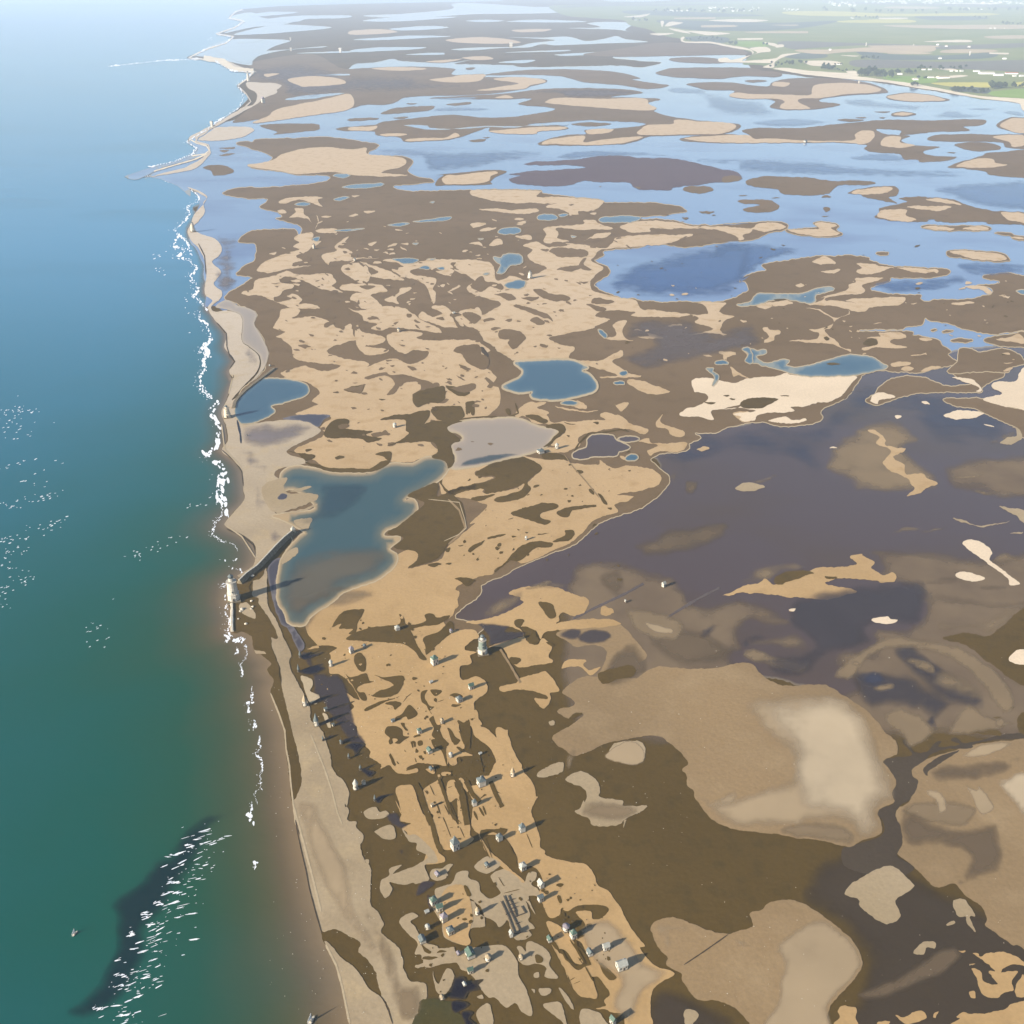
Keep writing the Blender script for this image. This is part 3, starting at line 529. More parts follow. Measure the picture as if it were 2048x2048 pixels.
P('C', 3, 'sand', "530,830 620,812 650,790 620,790 700,768 800,735 800,705 850,690 850,665 1015,660 1000,675 890,710 910,745 880,765 740,775 665,790 655,812 740,808 850,828 780,805 900,795 1100,785 1165,790 1130,835 960,850 900,880 830,878 750,850 620,840;640,985 700,960 700,925 600,870 530,852 620,868 720,920 800,895 800,875 810,895 720,935 690,985 650,1000 680,1040 730,1070 755,1110 820,1125 820,1140 690,1090 640,1082 560,1080 420,1068 530,1062 600,1050 610,1015 550,1000;"
  "250,990 280,980 290,995 360,1000 360,1025 330,1035 320,1070 260,1075 260,1060 290,1040;1000,1015 1130,1015 1175,1045 1080,1060 1080,1085 1180,1110 1100,1118 990,1110 900,1130 890,1110 980,1095 980,1060 920,1050 1010,1040;1260,1055 1300,1048 1345,1060 1290,1070;1200,1160 1280,1155 1300,1145 1305,1158 1210,1165;1075,1215 1130,1200 1200,1210 1180,1230 1090,1235;1140,1255 1170,1235 1225,1245 1180,1265;1270,1255 1350,1232 1400,1240 1300,1265;"
  "1470,825 1590,815 1610,825 1500,838;1750,1060 1840,1045 1890,1020 1932,1050 1932,1085 1850,1075;1550,720 1620,708 1680,722 1725,755 1690,768 1650,740;960,955 1020,950 990,958;1790,1150 1830,1145 1840,1158;1800,1210 1860,1208 1830,1215;1820,1265 1860,1245 1840,1240 1800,1260;40,1235 90,1270 170,1315 100,1290 60,1300 50,1270;1200,830 1245,828 1220,835;1770,775 1808,772 1790,781;760,940 785,938 775,948;805,973 830,971 820,979;0,1145 75,1150 20,1175 0,1190", amp=.6)
P('F', 3, 'sand_pale', "-200,30 -100,20 60,50 160,20 330,10 400,-13 440,0 560,5 700,0 850,5 840,35 770,120 700,165 600,180 500,205 430,205 450,235 280,245 210,265 200,290 140,300 100,285 110,270 60,250 200,230 110,212 0,215 @E 1880,190 1840,215 1690,230 1695,290 1600,268 1480,262 1520,220 1640,180 1660,130 1600,110 1570,100;@F 1725,60 1760,40 1880,35 1900,-10 1960,-60 2150,-80 2150,260 1880,215 1750,190 1670,155 1790,120 1740,90;"
  "290,290 400,272 440,290 530,282 520,300 420,312 300,302;940,165 1000,110 1100,140 1000,165 990,185;1470,15 1600,25 1660,95 1620,105 1640,80 1560,45;1415,262 1480,235 1580,228 1670,245 1620,270 1500,285;1270,172 1300,168 1325,185 1290,188;1100,265 1130,258 1145,268 1120,280;1675,318 1740,325 1720,332;685,470 710,462 730,472;1535,1080 1600,1060 1680,1090 1725,1140 1710,1190 1780,1240 1840,1290 1905,1345 1840,1350 1830,1310 1700,1215 1580,1130;1490,1280 1530,1265 1600,1275 1680,1310 1610,1330 1500,1305;955,1570 1040,1555 1060,1575 1115,1585 1080,1600 990,1595", amp=.7)
P('F', 3, 'sand_grey', "1780,440 1830,400 1890,390 1880,350 1850,335 1900,345 1918,375 1915,415 1850,445;70,730 120,700 180,695 265,718 220,740 120,748;1770,845 1932,870 2060,900 2060,990 1932,950 1870,900;1475,925 1530,930 1640,970 1840,940 1700,975 1630,975;1840,1015 1920,1008 1900,1020", amp=.8)
P('F', 3, 'sand', "925,360 970,355 1035,405 1040,450 1150,470 1165,490 1100,510 1090,535 1160,575 1160,620 1190,640 1270,630 1310,670 1380,700 1310,725 1260,765 1180,775 1230,740 1200,700 1190,670 1120,640 1020,570 1070,500 1060,470 980,440 1000,400;"
  "0,1420 130,1360 220,1340 270,1310 310,1345 410,1330 520,1280 620,1240 850,1225 810,1170 890,1150 890,1165 970,1205 950,1240 1030,1290 1080,1270 1115,1300 1090,1330 1010,1340 970,1320 750,1310 650,1340 730,1360 855,1388 800,1410 650,1443 450,1430 330,1420 160,1400;420,1508 455,1508 435,1524", amp=.8)
P('F', 4, 'mud', "110,180 150,155 250,145 350,155 300,185 240,210 120,210;360,130 420,128 415,135 370,136;35,155 75,155 55,162;650,1295 720,1298 730,1310 660,1310;320,1330 350,1290 450,1260 540,1262 580,1275 500,1300 440,1320 360,1350", amp=.7)
# B: centre of the marsh
P('B', 3, 'sand', "130,105 200,95 560,100 580,115 560,140 700,142 950,158 985,180 930,225 830,235 830,255 770,262 760,240 690,215 620,210 640,190 690,185 570,180 400,180 280,165 220,150 140,130;190,222 300,215 400,225 540,215 570,235 500,250 400,245;600,345 680,330 860,315 860,290 930,290 960,315 1040,340 1030,355 900,350 830,355 730,340 680,345 700,380 690,410 770,425 720,435 620,440 600,420 620,380;"
  "1100,330 1200,300 1400,298 1560,325 1700,330 1932,345 1932,370 1890,385 1880,415 1850,410 1820,385 1700,350 1500,345 1400,350 1290,340 1290,365 1170,370 1120,350;1050,970 1090,940 1140,940 1110,1000 1130,1050 1180,1068 1100,1065 1000,1050 1070,1030 1060,990;1210,1045 1280,1035 1270,1015 1370,1045 1300,1055;1405,970 1500,962 1500,972 1420,978;"
  "1530,893 1560,900 1660,890 1640,840 1600,825 1770,820 1740,870 1750,890 1830,910 1770,940 1740,1000 1785,1028 1680,1018 1530,1028 1680,1000 1680,980 1580,950 1600,920;1140,1330 1210,1318 1260,1350 1410,1390 1380,1405 1300,1412 1200,1375;1730,1135 1840,1140 1840,1155 1790,1170 1780,1200 1770,1170;1185,1000 1210,990 1235,1000;1630,1160 1690,1168 1660,1175;130,318 200,305 235,318 190,332 150,338;190,352 240,340 300,340 270,355 210,362;"
  "410,280 440,274 478,282 450,293;430,320 470,310 460,325;120,440 190,430 210,460 180,450;250,452 290,415 330,415 340,445 290,455;420,395 480,385 522,390 520,418;900,245 940,240 930,255;940,380 1035,372 980,405 900,410 860,425 920,395;1190,912 1160,905 1240,915", amp=.7)
P('B', 3, 'sand', "470,455 500,440 560,430 640,470 730,440 900,455 1000,470 1050,430 1080,400 1280,385 1480,385 1560,380 1540,400 1400,440 1200,460 980,480 940,520 910,550 985,600 930,650 900,700 915,740 1000,770 1190,810 1230,860 1310,870 1530,895 1500,912 1180,910 1190,880 1060,870 960,885 940,910 1030,930 940,970 920,990 760,1020 640,1050 700,1085 800,1110 770,1160 780,1185 900,1200 980,1190 1100,1130 1110,1165 1050,1200 1100,1240 1160,1280 1230,1290 1220,1300 1000,1305 970,1295 1080,1290 930,1240 860,1225 600,1195 430,1195 380,1185 250,1110 190,1020 120,960 50,900 130,860 200,900 250,880 310,850 320,820 250,800 120,745 160,690 100,640 0,630 -40,600 0,545 220,555 280,590 300,680 400,650 500,680 510,640 540,640 620,600 540,560 500,520 530,480", amp=.7)
P('B', 4, 'mud_upper', "580,480 640,478 620,495;640,490 700,470 850,478 890,495 880,520 780,530 700,530 670,515;620,450 700,430 760,450 700,465 640,465;690,605 760,585 830,585 850,600 780,622 720,615;850,540 880,535 860,570 910,610 870,615 830,590;540,735 600,740 650,765 740,770 775,800 700,815 620,800 560,770;285,770 340,760 400,770 425,800 380,810 320,780;410,845 450,835 520,860 610,890 665,940 610,920 540,900 480,870;515,935 560,918 605,940 610,960 560,965;215,935 260,918 290,932 220,948;"
  "80,895 130,880 200,915 160,960 110,930;265,990 300,982 330,990 280,1000;320,1005 380,992 450,1010 490,1045 460,1090 410,1120 370,1085 380,1060 320,1050;460,792 570,785 530,810;960,790 1060,815 1000,830 910,825 915,800;765,187 800,187 780,195;720,658 735,658 728,665;830,690 890,690 860,700;690,1112 715,1112 700,1120;560,850 545,870;1010,860 900,830 880,835 960,880;0,890 60,960 120,1000 200,1050 300,1130 400,1190 450,1240 460,1270 440,1310 360,1320 330,1270 360,1220 280,1150 220,1100 140,1020 60,990;"
  "20,1130 80,1095 160,1110 200,1150 250,1180 240,1240 200,1250 120,1210 80,1160;60,1220 130,1245 100,1255;0,570 40,560 20,600 60,610;30,610 0,600 80,640 100,660 60,670 0,660;140,710 200,650 240,690 330,700 340,740 260,720 200,750;230,1300 280,1330 370,1385 280,1360 240,1330", amp=.7)
P('B', 3, 'mud_lilac', "1200,930 1500,920 1700,1000 1932,950 2000,1100 1600,1200 1300,1260 1050,1210 1150,1150 1300,1080 1100,1050", amp=.8)
P('E', 4, 'mud_dark', "@B 210,1108 250,1160 235,1170 190,1120", amp=.5)
# A: marsh behind the beach
P('A', 3, 'sand', "530,600 560,570 650,530 700,510 800,480 760,460 800,430 770,410 800,380 870,370 890,390 880,420 940,430 880,470 850,490 780,520 820,550 760,570 770,590 880,585 700,610 600,630 530,620;660,640 720,620 800,640 990,635 1020,660 1040,690 1010,720 1080,755 960,740 830,680 730,655 660,670 650,650;"
  "430,755 500,730 520,680 600,655 660,650 680,690 760,700 760,725 700,740 680,770 640,790 660,820 750,800 720,780 770,770 820,800 800,830 860,825 930,858 780,860 680,830 560,780 440,770;"
  "1180,970 1210,1010 1340,1040 1340,1080 1240,1100 1360,1120 1360,1145 1240,1160 1180,1110 1160,1060 1160,1000;1120,860 1180,870 1360,845 1480,860 1600,940 1700,990 1710,1018 1560,995 1400,985 1330,1000 1260,990 1300,960 1220,940 1200,900;"
  "1060,720 1110,700 1300,705 1370,745 1260,770 1290,800 1330,850 1180,855 1130,800 1150,765 1200,755 1080,740;1350,800 1440,760 1450,730 1520,725 1510,745 1430,790 1440,830 1400,820;1070,600 1100,575 1200,570 1240,600 1260,655 1220,700 1130,660 1080,620;1190,560 1300,590 1420,640 1470,675 1260,655 1310,620;"
  "900,360 950,345 1040,345 1040,370 1000,375 940,375;1030,460 1090,410 1120,400 1100,430 1050,465 1140,490 1140,530 1320,535 1210,540 1060,555 1000,560 990,575 950,540 950,510 1040,490;665,170 720,150 860,140 950,145 920,165 950,205 880,180 800,160 700,185;740,270 780,240 770,215 820,215 830,250 860,270 880,310 850,280 740,272;"
  "655,232 700,225 720,240 690,250;898,350 920,310 912,258 926,290;1215,235 1250,228 1290,235 1240,248;945,268 1010,265 980,278;1120,262 1160,252 1180,260 1140,268;605,505 650,495 640,512;1240,440 1300,430 1260,455;1280,480 1315,478 1300,486;1350,555 1400,540 1420,560", amp=.7)
P('A', 3, 'sand', "630,985 660,930 690,860 800,865 790,900 760,925 870,910 930,920 1000,950 1060,990 1130,960 1150,1030 1160,1060 1000,1110 990,1150 1090,1180 1250,1210 1240,1235 1300,1210 1400,1180 1500,1215 1600,1190 1630,1140 1540,1130 1480,1150 1400,1110 1360,1050 1380,1020 1500,1005 1600,1020 1560,1050 1700,1065 1850,1060 2000,1070 2090,1100 1990,1160 2000,1230 2060,1290 2070,1310 2000,1400 2050,1449 1932,1480 960,1480 930,1400 860,1340 740,1310 680,1280 740,1250 830,1230 870,1245 970,1265 1060,1240 1050,1220 900,1210 770,1180 750,1110 690,1060 650,1040 710,1010 640,990;"
  "1340,555 1400,540 1500,570 1600,550 1700,545 1932,555 1932,600 1870,600 1780,620 1820,660 1760,650 1620,600 1530,610 1530,640 1680,670 1660,730 1680,760 1665,830 1640,770 1600,700 1500,660 1400,620 1400,600 1470,590 1420,560;1650,850 1700,840 1760,860 1860,970 1730,975 1590,930 1570,900 1600,880 1660,910 1720,890;1830,880 1900,860 1960,860 1980,950 1950,980 1880,970 1800,900;1710,710 1740,700 1730,720;1760,750 1830,708 1840,712 1800,740;1790,800 1815,798 1800,804;1500,830 1520,822 1510,838;1530,760 1560,755 1540,764;1360,712 1390,710 1370,720;1030,380 1050,375 1040,384;1140,130 1190,130 1160,142;1900,640 1932,650 1932,680 1900,660;1880,720 1932,700 1932,760 1890,745", amp=.7)
P('A', 4, 'mud_upper', "1225,1300 1280,1285 1360,1270 1380,1285 1500,1290 1600,1320 1760,1370 1920,1340 1932,1380 1850,1400 1760,1370 1700,1380 1720,1430 1740,1449 1560,1460 1530,1420 1580,1380 1580,1350 1540,1330 1460,1350 1410,1410 1365,1415 1400,1370 1410,1330 1350,1290 1240,1315;1090,1380 1170,1365 1215,1350 1190,1405;1015,1400 1050,1395 1050,1408;1790,1135 1860,1100 1960,1095 1960,1180 1880,1160;1830,1225 1890,1240 1870,1255;1385,1228 1415,1222 1400,1235;1810,1290 1870,1320 1840,1315;"
  "1490,890 1520,890 1525,910 1500,918;1410,955 1440,945 1420,968;1090,605 1120,595 1130,612;1170,830 1185,805 1190,830;1080,490 1110,495 1090,505;1190,715 1250,710 1290,720 1240,738;620,700 680,690 650,700;640,715 670,712 660,722;460,745 480,742 470,752;1370,990 1430,985 1500,1000 1430,1012;1240,915 1300,912 1310,925 1250,932;1060,985 1090,978 1080,1000;1440,1092 1485,1090 1470,1100;1140,1338 1180,1336 1160,1342", amp=.6)
P('A', 4, 'pond_blue', "1020,5 1060,-8 1130,0 1080,18;1080,80 1150,62 1330,52 1330,70 1200,85;1020,155 1080,140 1120,145 1060,165;770,190 820,175 870,185 830,200;1640,178 1672,173 1660,184;1370,320 1450,310 1510,312 1450,330;1530,300 1640,285 1700,275 1780,268 1750,290 1650,300;1030,355 1220,345 1100,362;1400,540 1450,535 1570,540 1530,565 1480,570 1440,555;1570,600 1620,585 1640,605;1690,600 1730,592 1730,610;885,410 930,400 920,425 895,422;1530,443 1570,436 1550,450;1620,545 1680,540 1650,550", amp=.5, rim=1.2)
P('B', 5, 'pond_blue', "565,270 600,255 670,258 690,280 640,292 580,290;700,255 730,248 760,255 720,268;960,290 1000,270 1200,265 1220,285 1150,305 1000,305;310,375 340,345 440,340 455,365 400,380;280,525 330,530 350,510 440,510 470,540 460,570 380,590 350,630 300,630 330,580 300,560;350,705 420,678 475,680 475,715 430,732 380,728;780,390 810,395 790,402;1090,1275 1130,1260 1140,1280 1110,1292;1055,1335 1110,1328 1120,1350 1070,1348;950,998 975,1000 1010,1030 1000,1050 970,1030;1710,1205 1770,1195 1790,1215 1720,1220;1650,1250 1700,1245 1690,1265 1730,1290 1720,1330 1690,1355 1700,1300;1880,1120 1932,1115 1950,1205 1900,1200 1920,1150;180,412 215,410 195,417;210,640 250,628 240,645", amp=.6, rim=1.5)
P('B', 5, 'pond_blue', "420,1210 500,1200 700,1192 800,1200 860,1225 885,1240 850,1260 900,1290 940,1340 940,1380 880,1410 700,1445 560,1440 520,1420 530,1395 450,1400 380,1385 345,1360 450,1305 470,1260", amp=.4, rim=4, sw=9)
P('C', 4, 'pond_blue', "85,835 170,815 200,780 250,762 480,765 580,735 690,720 700,740 590,775 590,810 530,825 400,800 330,798 240,825 130,845;120,1115 180,1120 220,1130 265,1125 265,1150 210,1170 240,1200 300,1210 370,1190 420,1195 400,1230 500,1235 620,1205 780,1160 920,1165 1000,1200 1050,1235 1000,1255 850,1285 600,1298 450,1280 330,1245 220,1215 140,1200 150,1160;1885,750 1932,738 2000,740 2000,770 1932,768", amp=.6, rim=1.8)
P('C', 5, 'mud', "660,1215 700,1208 750,1215 700,1225;320,800 360,796 400,802 360,810;640,1050 660,1040 680,1055 660,1065", amp=.4)
P('C', 3, 'mud', "895,1085 930,1055 980,1065 980,1095 930,1100", amp=.4)
# E, D
P('D', 3, 'sand', "900,10 1932,0 2060,60 2100,170 2000,270 1932,300 1700,300 1640,300 1650,440 1690,490 1530,555 1400,560 1330,560 1250,600 1150,600 1120,612 1060,600 1040,620 960,590 880,540 780,500 790,470 960,390 940,330 1000,270 780,250 900,200 990,130 930,60 700,20;"
  "1430,1160 1550,1110 1560,1190 1500,1245 1650,1210 1720,1180 1750,1110 1850,1020 1932,960 @E 130,960 200,890 240,850 220,830 90,790 0,780 130,740 215,735 220,760 400,740 480,700 510,720 500,690 590,600 490,550 470,520 600,540 740,545 800,570 950,575 970,545 1040,600 1150,580 1300,610 1355,650 1340,710 1250,740 1080,770 1180,780 1150,810 1060,830 1085,880 1000,905 920,940 850,1020 770,1080 640,1140 480,1210 400,1190 290,1250 280,1280 150,1310 40,1370 60,1400 40,1480 0,1560 -150,1600 "
  "@D 1780,1610 1480,1610 1200,1610 840,1610 830,1580 1000,1480 1100,1400 1300,1320 1410,1230", amp=.7)
P('E', 3, 'sand', "430,240 500,180 620,175 560,210 640,240 620,260 660,300 760,300 900,290 1000,290 970,260 1000,240 1100,260 1160,310 1270,345 1260,380 1200,370 1150,350 1050,345 870,380 820,420 840,450 770,480 700,460 650,440 740,370 700,320 620,310 540,310 480,260 430,275;610,470 700,460 770,480 720,500 640,500;0,600 200,580 290,600 170,620 180,650 280,660 200,690 80,720 0,745 -60,760 -60,640;"
  "1210,430 1280,410 1310,440 1510,435 1520,460 1480,490 1340,495 1290,520 1270,490 1340,450;1325,310 1370,255 1360,310 1500,360 1490,400 1430,390 1400,350 1340,340;680,200 830,230 960,230 870,240 740,225;1070,190 1150,180 1110,235 1080,215;1140,40 1210,30 1410,105 1300,125 1210,85;780,200 820,165 880,195 870,220;1090,520 1130,530 1130,548 1100,540;"
  "380,1400 500,1365 650,1360 750,1395 860,1440 870,1490 830,1530 800,1555 740,1530 680,1500 700,1580 600,1610 420,1625 200,1605 100,1592 280,1560 460,1480 470,1440;975,1500 1000,1490 1050,1510 1040,1540 1000,1550 975,1535;1755,1420 1850,1380 1932,1350 1960,1405 1830,1400;1060,190 1140,182 1110,190;1590,480 1640,455 1670,475 1620,490;1820,245 1932,238 1932,300 1880,300;700,1590 900,1570 1050,1575 1080,1610 700,1640", amp=.8)
P('E', 4, 'mud', "170,630 250,580 400,540 490,530 590,600 500,680 520,740 440,800 300,820 300,790 440,750 480,700 380,740 230,765 215,735 90,740 0,770 0,740 140,710 280,670 280,650 180,645;140,790 290,768 200,810 150,810;390,890 470,860 590,825 680,830 690,860 590,890 590,920 650,940 610,965 480,925;690,880 780,850 940,835 940,850 800,870 760,915 710,910;810,610 850,612 860,630 820,630;890,740 920,735 930,770 905,765;950,765 980,780 1015,830 990,825;1015,855 1040,852 1038,868;"
  "240,1050 350,1020 340,1035 240,1060;125,1110 220,1065 200,1090 130,1140;410,1140 480,1090 580,1070 660,1080 640,1105 550,1120 450,1195 380,1200 290,1270 300,1250 370,1190;660,1072 740,1030 740,1000 790,1000 800,1030 760,1065;565,1030 640,1018 570,1022;600,510 690,505 770,540 700,545 610,540;485,255 560,260 630,295 600,310 520,285;620,320 700,310 745,350 700,400 640,450 600,460 650,420 700,360 620,335;570,1465 620,1480 680,1540 670,1565 630,1560 600,1510;"
  "730,305 760,312 810,312 760,320;920,305 960,305 950,320;750,390 775,392 760,400;1115,350 1130,345 1140,355 1120,362;370,1000 385,998 380,1008;390,1035 425,1035 400,1045;375,925 410,915 400,925;480,1010 505,1012 495,1020;430,990 455,1000 440,1000;100,185 115,180 110,255 100,250;130,180 155,175 155,255 135,250;355,220 380,218 390,255 370,255;50,1098 85,1095 60,1104;1640,175 1710,175 1680,190;1760,130 1800,130 1780,142;1805,152 1840,152 1820,162;200,100 215,95 208,106", amp=.6)
P('D', 4, 'mud', "960,370 1020,290 1110,285 1120,310 1100,345 1270,360 1230,385 1330,410 1240,435 1200,410 1100,405 980,405;1320,290 1400,260 1500,250 1630,225 1640,260 1600,330 1690,340 1500,370 1480,290;1370,455 1450,420 1500,380 1500,330 1560,340 1640,300 1850,295 1750,340 1840,420 1780,450 1800,560 1760,600 1740,560 1650,525 1690,490 1650,430 1450,440;1530,150 1560,110 1720,70 1740,140 1700,180 1640,180 1560,205;1650,230 1700,200 1800,200 1850,210 1850,280 1700,290;1030,530 1060,515 1090,525 1050,543;840,480 880,480 850,495;"
  "1290,510 1340,495 1390,495 1390,555 1340,530;720,490 780,500 850,560 900,570 1000,600 1060,600 1250,600 1330,555 1390,555 1280,620 1030,625 900,590 840,560 900,530 880,510 780,500;1500,780 1600,720 1690,700 1690,780 1760,760 1840,820 1870,940 1850,1000 1760,1080 1720,1150 1650,1200 1500,1240 1560,1190 1550,1140 1410,1110 1470,1050 1370,1020 1440,970 1540,890 1600,820;1625,1220 1680,1210 1715,1218 1660,1235;1740,1215 1780,1208 1770,1220;1800,1310 1850,1302 1932,1320 1880,1360 1830,1325;1310,155 1355,155 1330,162;1015,110 1055,112 1040,118;1090,95 1215,62 1190,120;1820,1098 1860,1095 1840,1104;1740,1120 1770,1110 1765,1140 1745,1140;1870,180 1930,175 1890,250;1740,70 1850,85 1900,110 1880,130 1820,130", amp=.6)
P('S', 4, 'mud', "@D 1750,790 1800,790 1850,820 1830,860;@D 1730,560 1780,590 1720,680 1760,740 1850,720 1932,700 1932,730 1830,760 1770,780 1700,690 1690,660", amp=.6)
RIB('D', 5, 'tan', 4, "1760,800 1830,870 1870,985 1820,1040 1760,1090")
RIB('E', 5, 'tan', 1.6, "735,510 790,590 870,680 960,790")
RIB('E', 5, 'rim', 1.4, "-140,800 60,820 95,930 105,985 50,1030 -40,1070")
RIB('E', 4, 'mud', 3.2, "800,490 830,440 870,400 890,378 1000,368 1100,350 1155,365;0,300 100,280 230,268 380,272 440,245 420,180")
P('D', 4, 'pond_blue', "560,30 700,25 820,50 860,80 840,130 700,180 620,200 640,240 550,290 440,315 400,280 385,230 405,160 480,90", amp=.5, rim=2, sw=8)
P('D', 4, 'channel_purple', "700,285 780,258 990,258 960,290 920,330 850,300", amp=.5)
P('D', 4, 'pond_teal', "690,630 760,590 900,600 1030,630 1250,630 1330,590 1400,570 1530,570 1620,530 1700,530 1760,570 1760,610 1700,680 1600,740 1480,800 1530,800 1560,840 1540,900 1440,970 1360,1000 1350,1040 1450,1050 1380,1120 1430,1160 1410,1230 1300,1320 1100,1390 1000,1470 880,1550 830,1610 740,1600 700,1520 660,1440 680,1200 800,1040 830,1010 690,930 640,900 900,860 780,740 690,740 680,680", amp=.5, rim=2.6, sw=22)
P('D', 5, 'deep_pond', "950,700 1230,690 1230,780 1100,900 900,960 780,960 650,905 900,870", amp=.6, sw=22)
P('D', 5, 'silt_pond', "660,1440 690,1300 760,1180 900,1120 1200,1080 1400,1100 1420,1200 1300,1320 1100,1390 1000,1470 880,1550 830,1605 740,1590 700,1520", amp=1, sw=40)
P('D', 5, 'silt_pond', "700,1500 760,1560 860,1520 1000,1440 1150,1370 1300,1290 1180,1300 1000,1360 850,1420 760,1420", amp=.6)
P('D', 5, 'sand_grey', "560,730 620,680 720,660 700,720 740,760 900,765 920,790 880,820 700,880 640,880 590,840;860,850 920,828 920,840 800,880 700,890;765,940 880,920 870,960 850,1000 800,980;740,745 870,715 860,730 800,750;690,1220 700,1160 780,1110 790,1150 740,1190", amp=.7)
P('D', 6, 'channel_purple', "660,790 690,762 722,770 715,795 675,803", amp=.4)
P('E', 4, 'pond_grey', "-45,345 0,320 100,295 250,285 430,280 560,330 690,355 650,410 600,470 480,510 330,545 150,590 20,600 40,530 10,450 80,420 70,380", amp=.5, rim=3, sw=12)
P('E', 5, 'deep_pond', "60,585 130,535 350,505 480,503 330,545 150,588", amp=.3, sw=6)
P('E', 5, 'lagoon_purple', "800,500 880,460 890,410 930,385 1040,388 1070,420 1150,455 1150,475 1090,490 1060,520 930,525 860,540 800,535;1085,415 1120,400 1200,402 1218,415 1150,430", amp=.5, rim=2.4, sw=4)
P('E', 5, 'pond_blue', "1130,535 1170,512 1210,530 1190,550 1140,548;715,182 760,165 820,175 800,192", amp=.5, rim=2, sw=4)
# far shore bits over the lagoon's purple part
P('E', 3, 'silt_tan', "310,1430 450,1380 680,1310 760,1380 500,1400 460,1480 280,1570 100,1590 60,1560 200,1520;560,1330 690,1310 620,1370 480,1390;1390,640 1480,620 1400,760 1200,880 1180,860 1340,770 1400,700", amp=.8)
P('E', 2, 'silt_brown', "1510,680 1600,680 1590,760 1520,770;1180,1080 1400,980 1700,930 1810,960 1750,1060 1550,1150 1300,1190 1190,1130;1000,1250 1100,1240 1140,1400 1060,1440 980,1380 940,1310", amp=1)
P('F', 2, 'silt_tan', "650,560 740,400 920,310 1100,280 1250,380 1270,450 1180,480 1380,640 1400,720 1300,760 1100,770 920,765 800,710 660,620;170,690 370,630 340,665 260,700;1040,1020 1150,980 1240,970 1270,1010 1170,1050 1220,1015;1270,1000 1490,960 1480,980 1300,1020;1460,650 1680,630 1560,680;1590,735 1700,745 1760,770 1650,770;0,1400 200,1240 400,1190 550,1220 600,1250 520,1260 330,1310 310,1350 130,1360;1720,1190 1800,1130 1910,1170 1900,1230 1800,1240;1540,1230 1580,1200 1630,1220 1610,1260;1700,440 1800,380 1880,350 1880,400 1780,440", amp=1)
P('F', 2, 'silt_mid', "600,1180 900,1120 1300,1120 1700,1180 1932,1120 2150,1150 2150,1700 1250,1700 1300,1600 1290,1450 1100,1350 900,1340 1000,1250 900,1150;1450,560 1932,500 2150,550 2150,820 1900,820 1700,790 1450,720;1260,1350 1320,1310 1500,1290 1560,1370 1780,1390 1850,1350", amp=1)

# ragged small patches of the upper marsh: mud scraps on sand, sand scraps on mud
rgp = random.Random(77)
def scraps(n, box, cls, layer, smin, smax, tilt=-.1):
    for i in range(n):
        cx, cy = rgp.uniform(box[0], box[2]), rgp.uniform(box[1], box[3]); L = smin + (smax - smin) * rgp.random() ** 2.2
        f = .22 + .3 * (cy - 400) / 500; a = tilt + rgp.gauss(0, .25); m = rgp.randint(6, 10); p = []
        for j in range(m):
            t = 2 * math.pi * j / m; r = rgp.uniform(.45, 1.25); x, y = math.cos(t) * L * r, math.sin(t) * L * f * r
            p.append((cx + x * math.cos(a) - y * math.sin(a), cy + x * math.sin(a) + y * math.cos(a)))
        ol = rough_outline(p, .5)
        if len(ol) > 4: sheet(name_of(cls), cls, layer, ol)
scraps(90, (560, 500, 960, 700), 'mud_upper', 4, 3, 15, .12)
scraps(60, (640, 700, 1000, 900), 'mud_upper', 4, 3, 13, 0)
scraps(45, (950, 560, 1200, 760), 'mud_upper', 4, 2, 10, .1)
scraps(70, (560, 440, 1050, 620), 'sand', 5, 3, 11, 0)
scraps(70, (560, 520, 1150, 780), 'mud_upper', 4, 2, 7, .2)
scraps(60, (1200, 480, 2040, 720), 'mud', 4, 1.5, 7, 0)
scraps(50, (640, 1240, 900, 1400), 'mud', 5, 1.2, 6, -.2)
scraps(24, (640, 1230, 900, 1400), 'sand', 5, 1.2, 5, -.2)
scraps(45, (1250, 560, 2040, 720), 'sand', 4, 2, 9, 0)
scraps(40, (1100, 420, 1440, 500), 'mud_upper', 4, 2, 10, 0)
scraps(26, (810, 1400, 950, 1520), 'mud', 5, 1.5, 4, -.2)
scraps(30, (860, 1510, 1010, 1690), 'mud', 5, 1.2, 4, 1.1)
scraps(34, (1050, 1740, 1230, 1960), 'mud', 5, 1.5, 5, 1.1)
scraps(30, (860, 1760, 1060, 2000), 'mud', 5, 1.5, 5, .6)
scraps(60, (900, 900, 1260, 1160), 'mud', 4, 1.5, 7, -.3)
# ---- right-hand banks and shallows
P('I', 2, 'silt_mid', "-250,-160 200,-130 350,20 560,-20 760,60 820,130 700,140 600,110 560,200 640,180 800,150 870,180 880,250 700,240 560,250 540,300 650,340 750,420 1100,430 1000,300 1060,230 1200,220 1180,130 1350,130 1440,60 1440,-40 1900,0 2050,-60 2050,640 1500,660 1250,700 0,700 -300,500", amp=1.2)
P('I', 3, 'tan', "-353,664 -300,630 -200,600 -150,560 -60,500 0,430 130,330 250,330 420,330 560,305 620,310 650,350 720,400 780,415 950,410 1000,425 1120,500 1200,560 1260,640 1310,680 1320,740 1280,762 1250,785 1280,820 1312,880 1292,940 1300,980 1225,1020 1240,1080 1240,1130 1150,1165 1080,1195 950,1165 850,1155 740,1135 600,1120 500,1100 420,1060 370,1000 340,960 330,920 300,900 300,850 278,822 308,785 250,720 210,690 170,662 130,655 0,675 -100,700 -180,735 -250,755 -290,725 -330,700", amp=.6)
P('I', 4, 'silt_light', "560,520 620,470 850,445 1000,440 1110,490 1200,590 1240,700 1270,800 1315,900 1305,980 1225,1020 1245,1110 1150,1170 1050,1090 800,1100 550,1110 430,1050 400,980 520,950 800,850 780,750 650,620", amp=1, sw=30)
